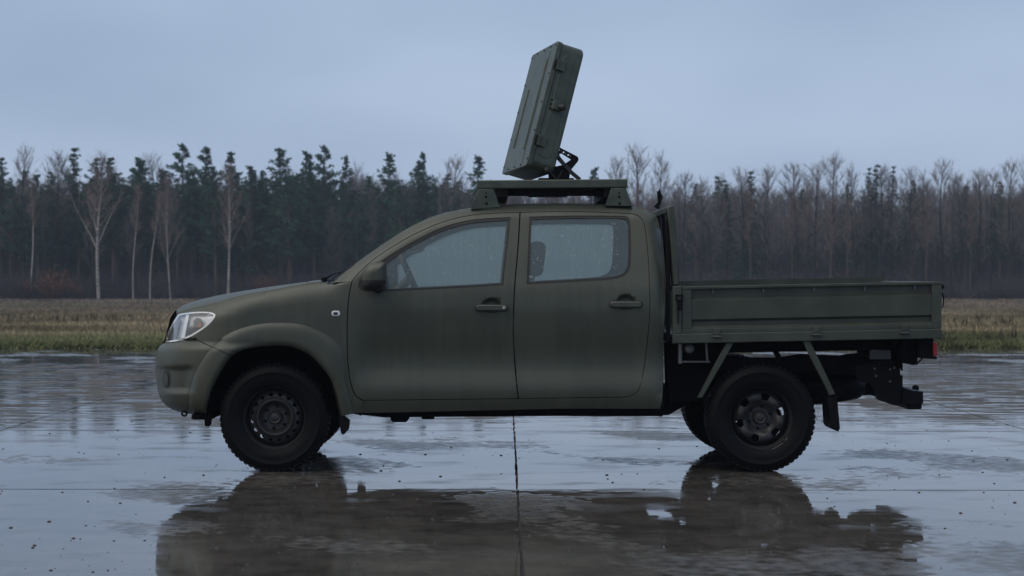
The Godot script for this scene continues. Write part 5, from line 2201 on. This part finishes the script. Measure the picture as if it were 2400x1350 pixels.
	part("knob", m, M.dark_plastic, vb, true)
	for i in 3:
		m = MB.new()
		lathe(m, [[0.0, 0.005], [0.005, 0.004], [0.007, 0.0]], 8, Transform3D(Basis(), Vector3(0.058, 0.418 + i * 0.03, 0.003)))
		part("screw", m, M.black_metal, t, true)
	bracket()


# the perforated tilt bracket that carries the case: plates, brace and yoke
func bracket() -> void:
	var base := P(1305, 420, -0.75)
	var t := thing("tilt_bracket", "black perforated steel bracket holding the tilted case on the platform", "bracket", base)
	# outline in pixels, with a window and the row of setting holes
	for z in [-0.72, -1.04]:
		var m := MB.new()
		var out := lin([[1300, 362], [1308, 343.5], [1352, 366]])
		out.append_array(run([[1352, 366], [1356, 371], [1355, 378]], 3).slice(1))
		out.append_array(lin([[1337, 400], [1334, 420], [1286, 420], [1283, 391], [1287, 384], [1297, 383.5]]))
		var holes := [lin([[1311, 361], [1316, 360], [1338, 374], [1325, 383], [1315, 374]]), lin([[1301, 369], [1317, 387], [1303, 390], [1298, 382]])]
		for h in [[1310, 351.5], [1320.8, 357], [1331.8, 363], [1341.5, 368.2], [1351.2, 373]]: holes.append(ring(Vector2(h[0], h[1]), 1.9, 1.9, 10))
		holes.append(ring(Vector2(1289, 388), 2.0, 2.0, 10))
		var flat := func(_x, _y): return z
		sheet(m, out, holes, flat, 9.0, 9.0, false, 0.0, 0.006)
		sheet(m, out, holes, flat, 9.0, 9.0, false, -0.006, 0.0, true)
		part("setting_plate", m, M.black_metal, t)
	var m := MB.new()
	var pts := [P(1302, 362, -0.70), P(1311, 372, -0.70), P(1324, 388, -0.70), P(1340, 405, -0.70), P(1358, 420, -0.70)]
	for i in 4:
		var e: Vector3 = pts[i + 1] - pts[i]
		box(m, Transform3D(Basis(Vector3(0, 0, 1), atan2(e.y, e.x)), (pts[i] + pts[i + 1]) * 0.5), Vector3(e.length() + 0.012, 0.026, 0.02), 0.003)
	part("brace", m, M.dark_plastic, t)
	m = MB.new()
	pb(m, 1290, 420, 1330, 392, -0.74, -1.02, 0.006)
	tube(m, [P(1288, 388, -0.66), P(1288, 388, -1.10)], [0.009], 8)
	pb(m, 1262, 422, 1345, 417, -0.68, -1.10, 0.004)
	part("yoke", m, M.chassis, t)
	m = MB.new()
	tube(m, [P(1286, 394, -0.68), P(1293, 408, -0.68), P(1303, 420, -0.68)], [0.005], 6)
	tube(m, [P(1318, 400, -0.68), P(1312, 412, -0.68), P(1306, 420, -0.68)], [0.005], 6)
	part("control_cable", m, M.dark_plastic, t)
	m = MB.new()
	lathe(m, [[0.0, 0.02], [0.014, 0.016], [0.018, 0.0]], 10, Transform3D(Basis(), P(1281, 397, -0.66)))
	part("pivot_bolt", m, M.grey_plate, t)
	# the stamped setting numbers between the holes
	for i in 3:
		var tm := TextMesh.new()
		tm.text = str(i + 1)
		tm.font_size = 10
		tm.pixel_size = 0.0016
		tm.depth = 0.002
		var f := SystemFont.new()
		f.font_names = PackedStringArray(["Droid Sans"])
		tm.font = f
		tm.material = M.pale_mark
		var o := MeshInstance3D.new()
		o.name = "setting_number" if i == 0 else "setting_number_%03d" % i
		o.mesh = tm
		t.add_child(o, true)
		o.position = P(1315.5 + i * 10.5, 355.0 + i * 5.6, -0.716) - t.position
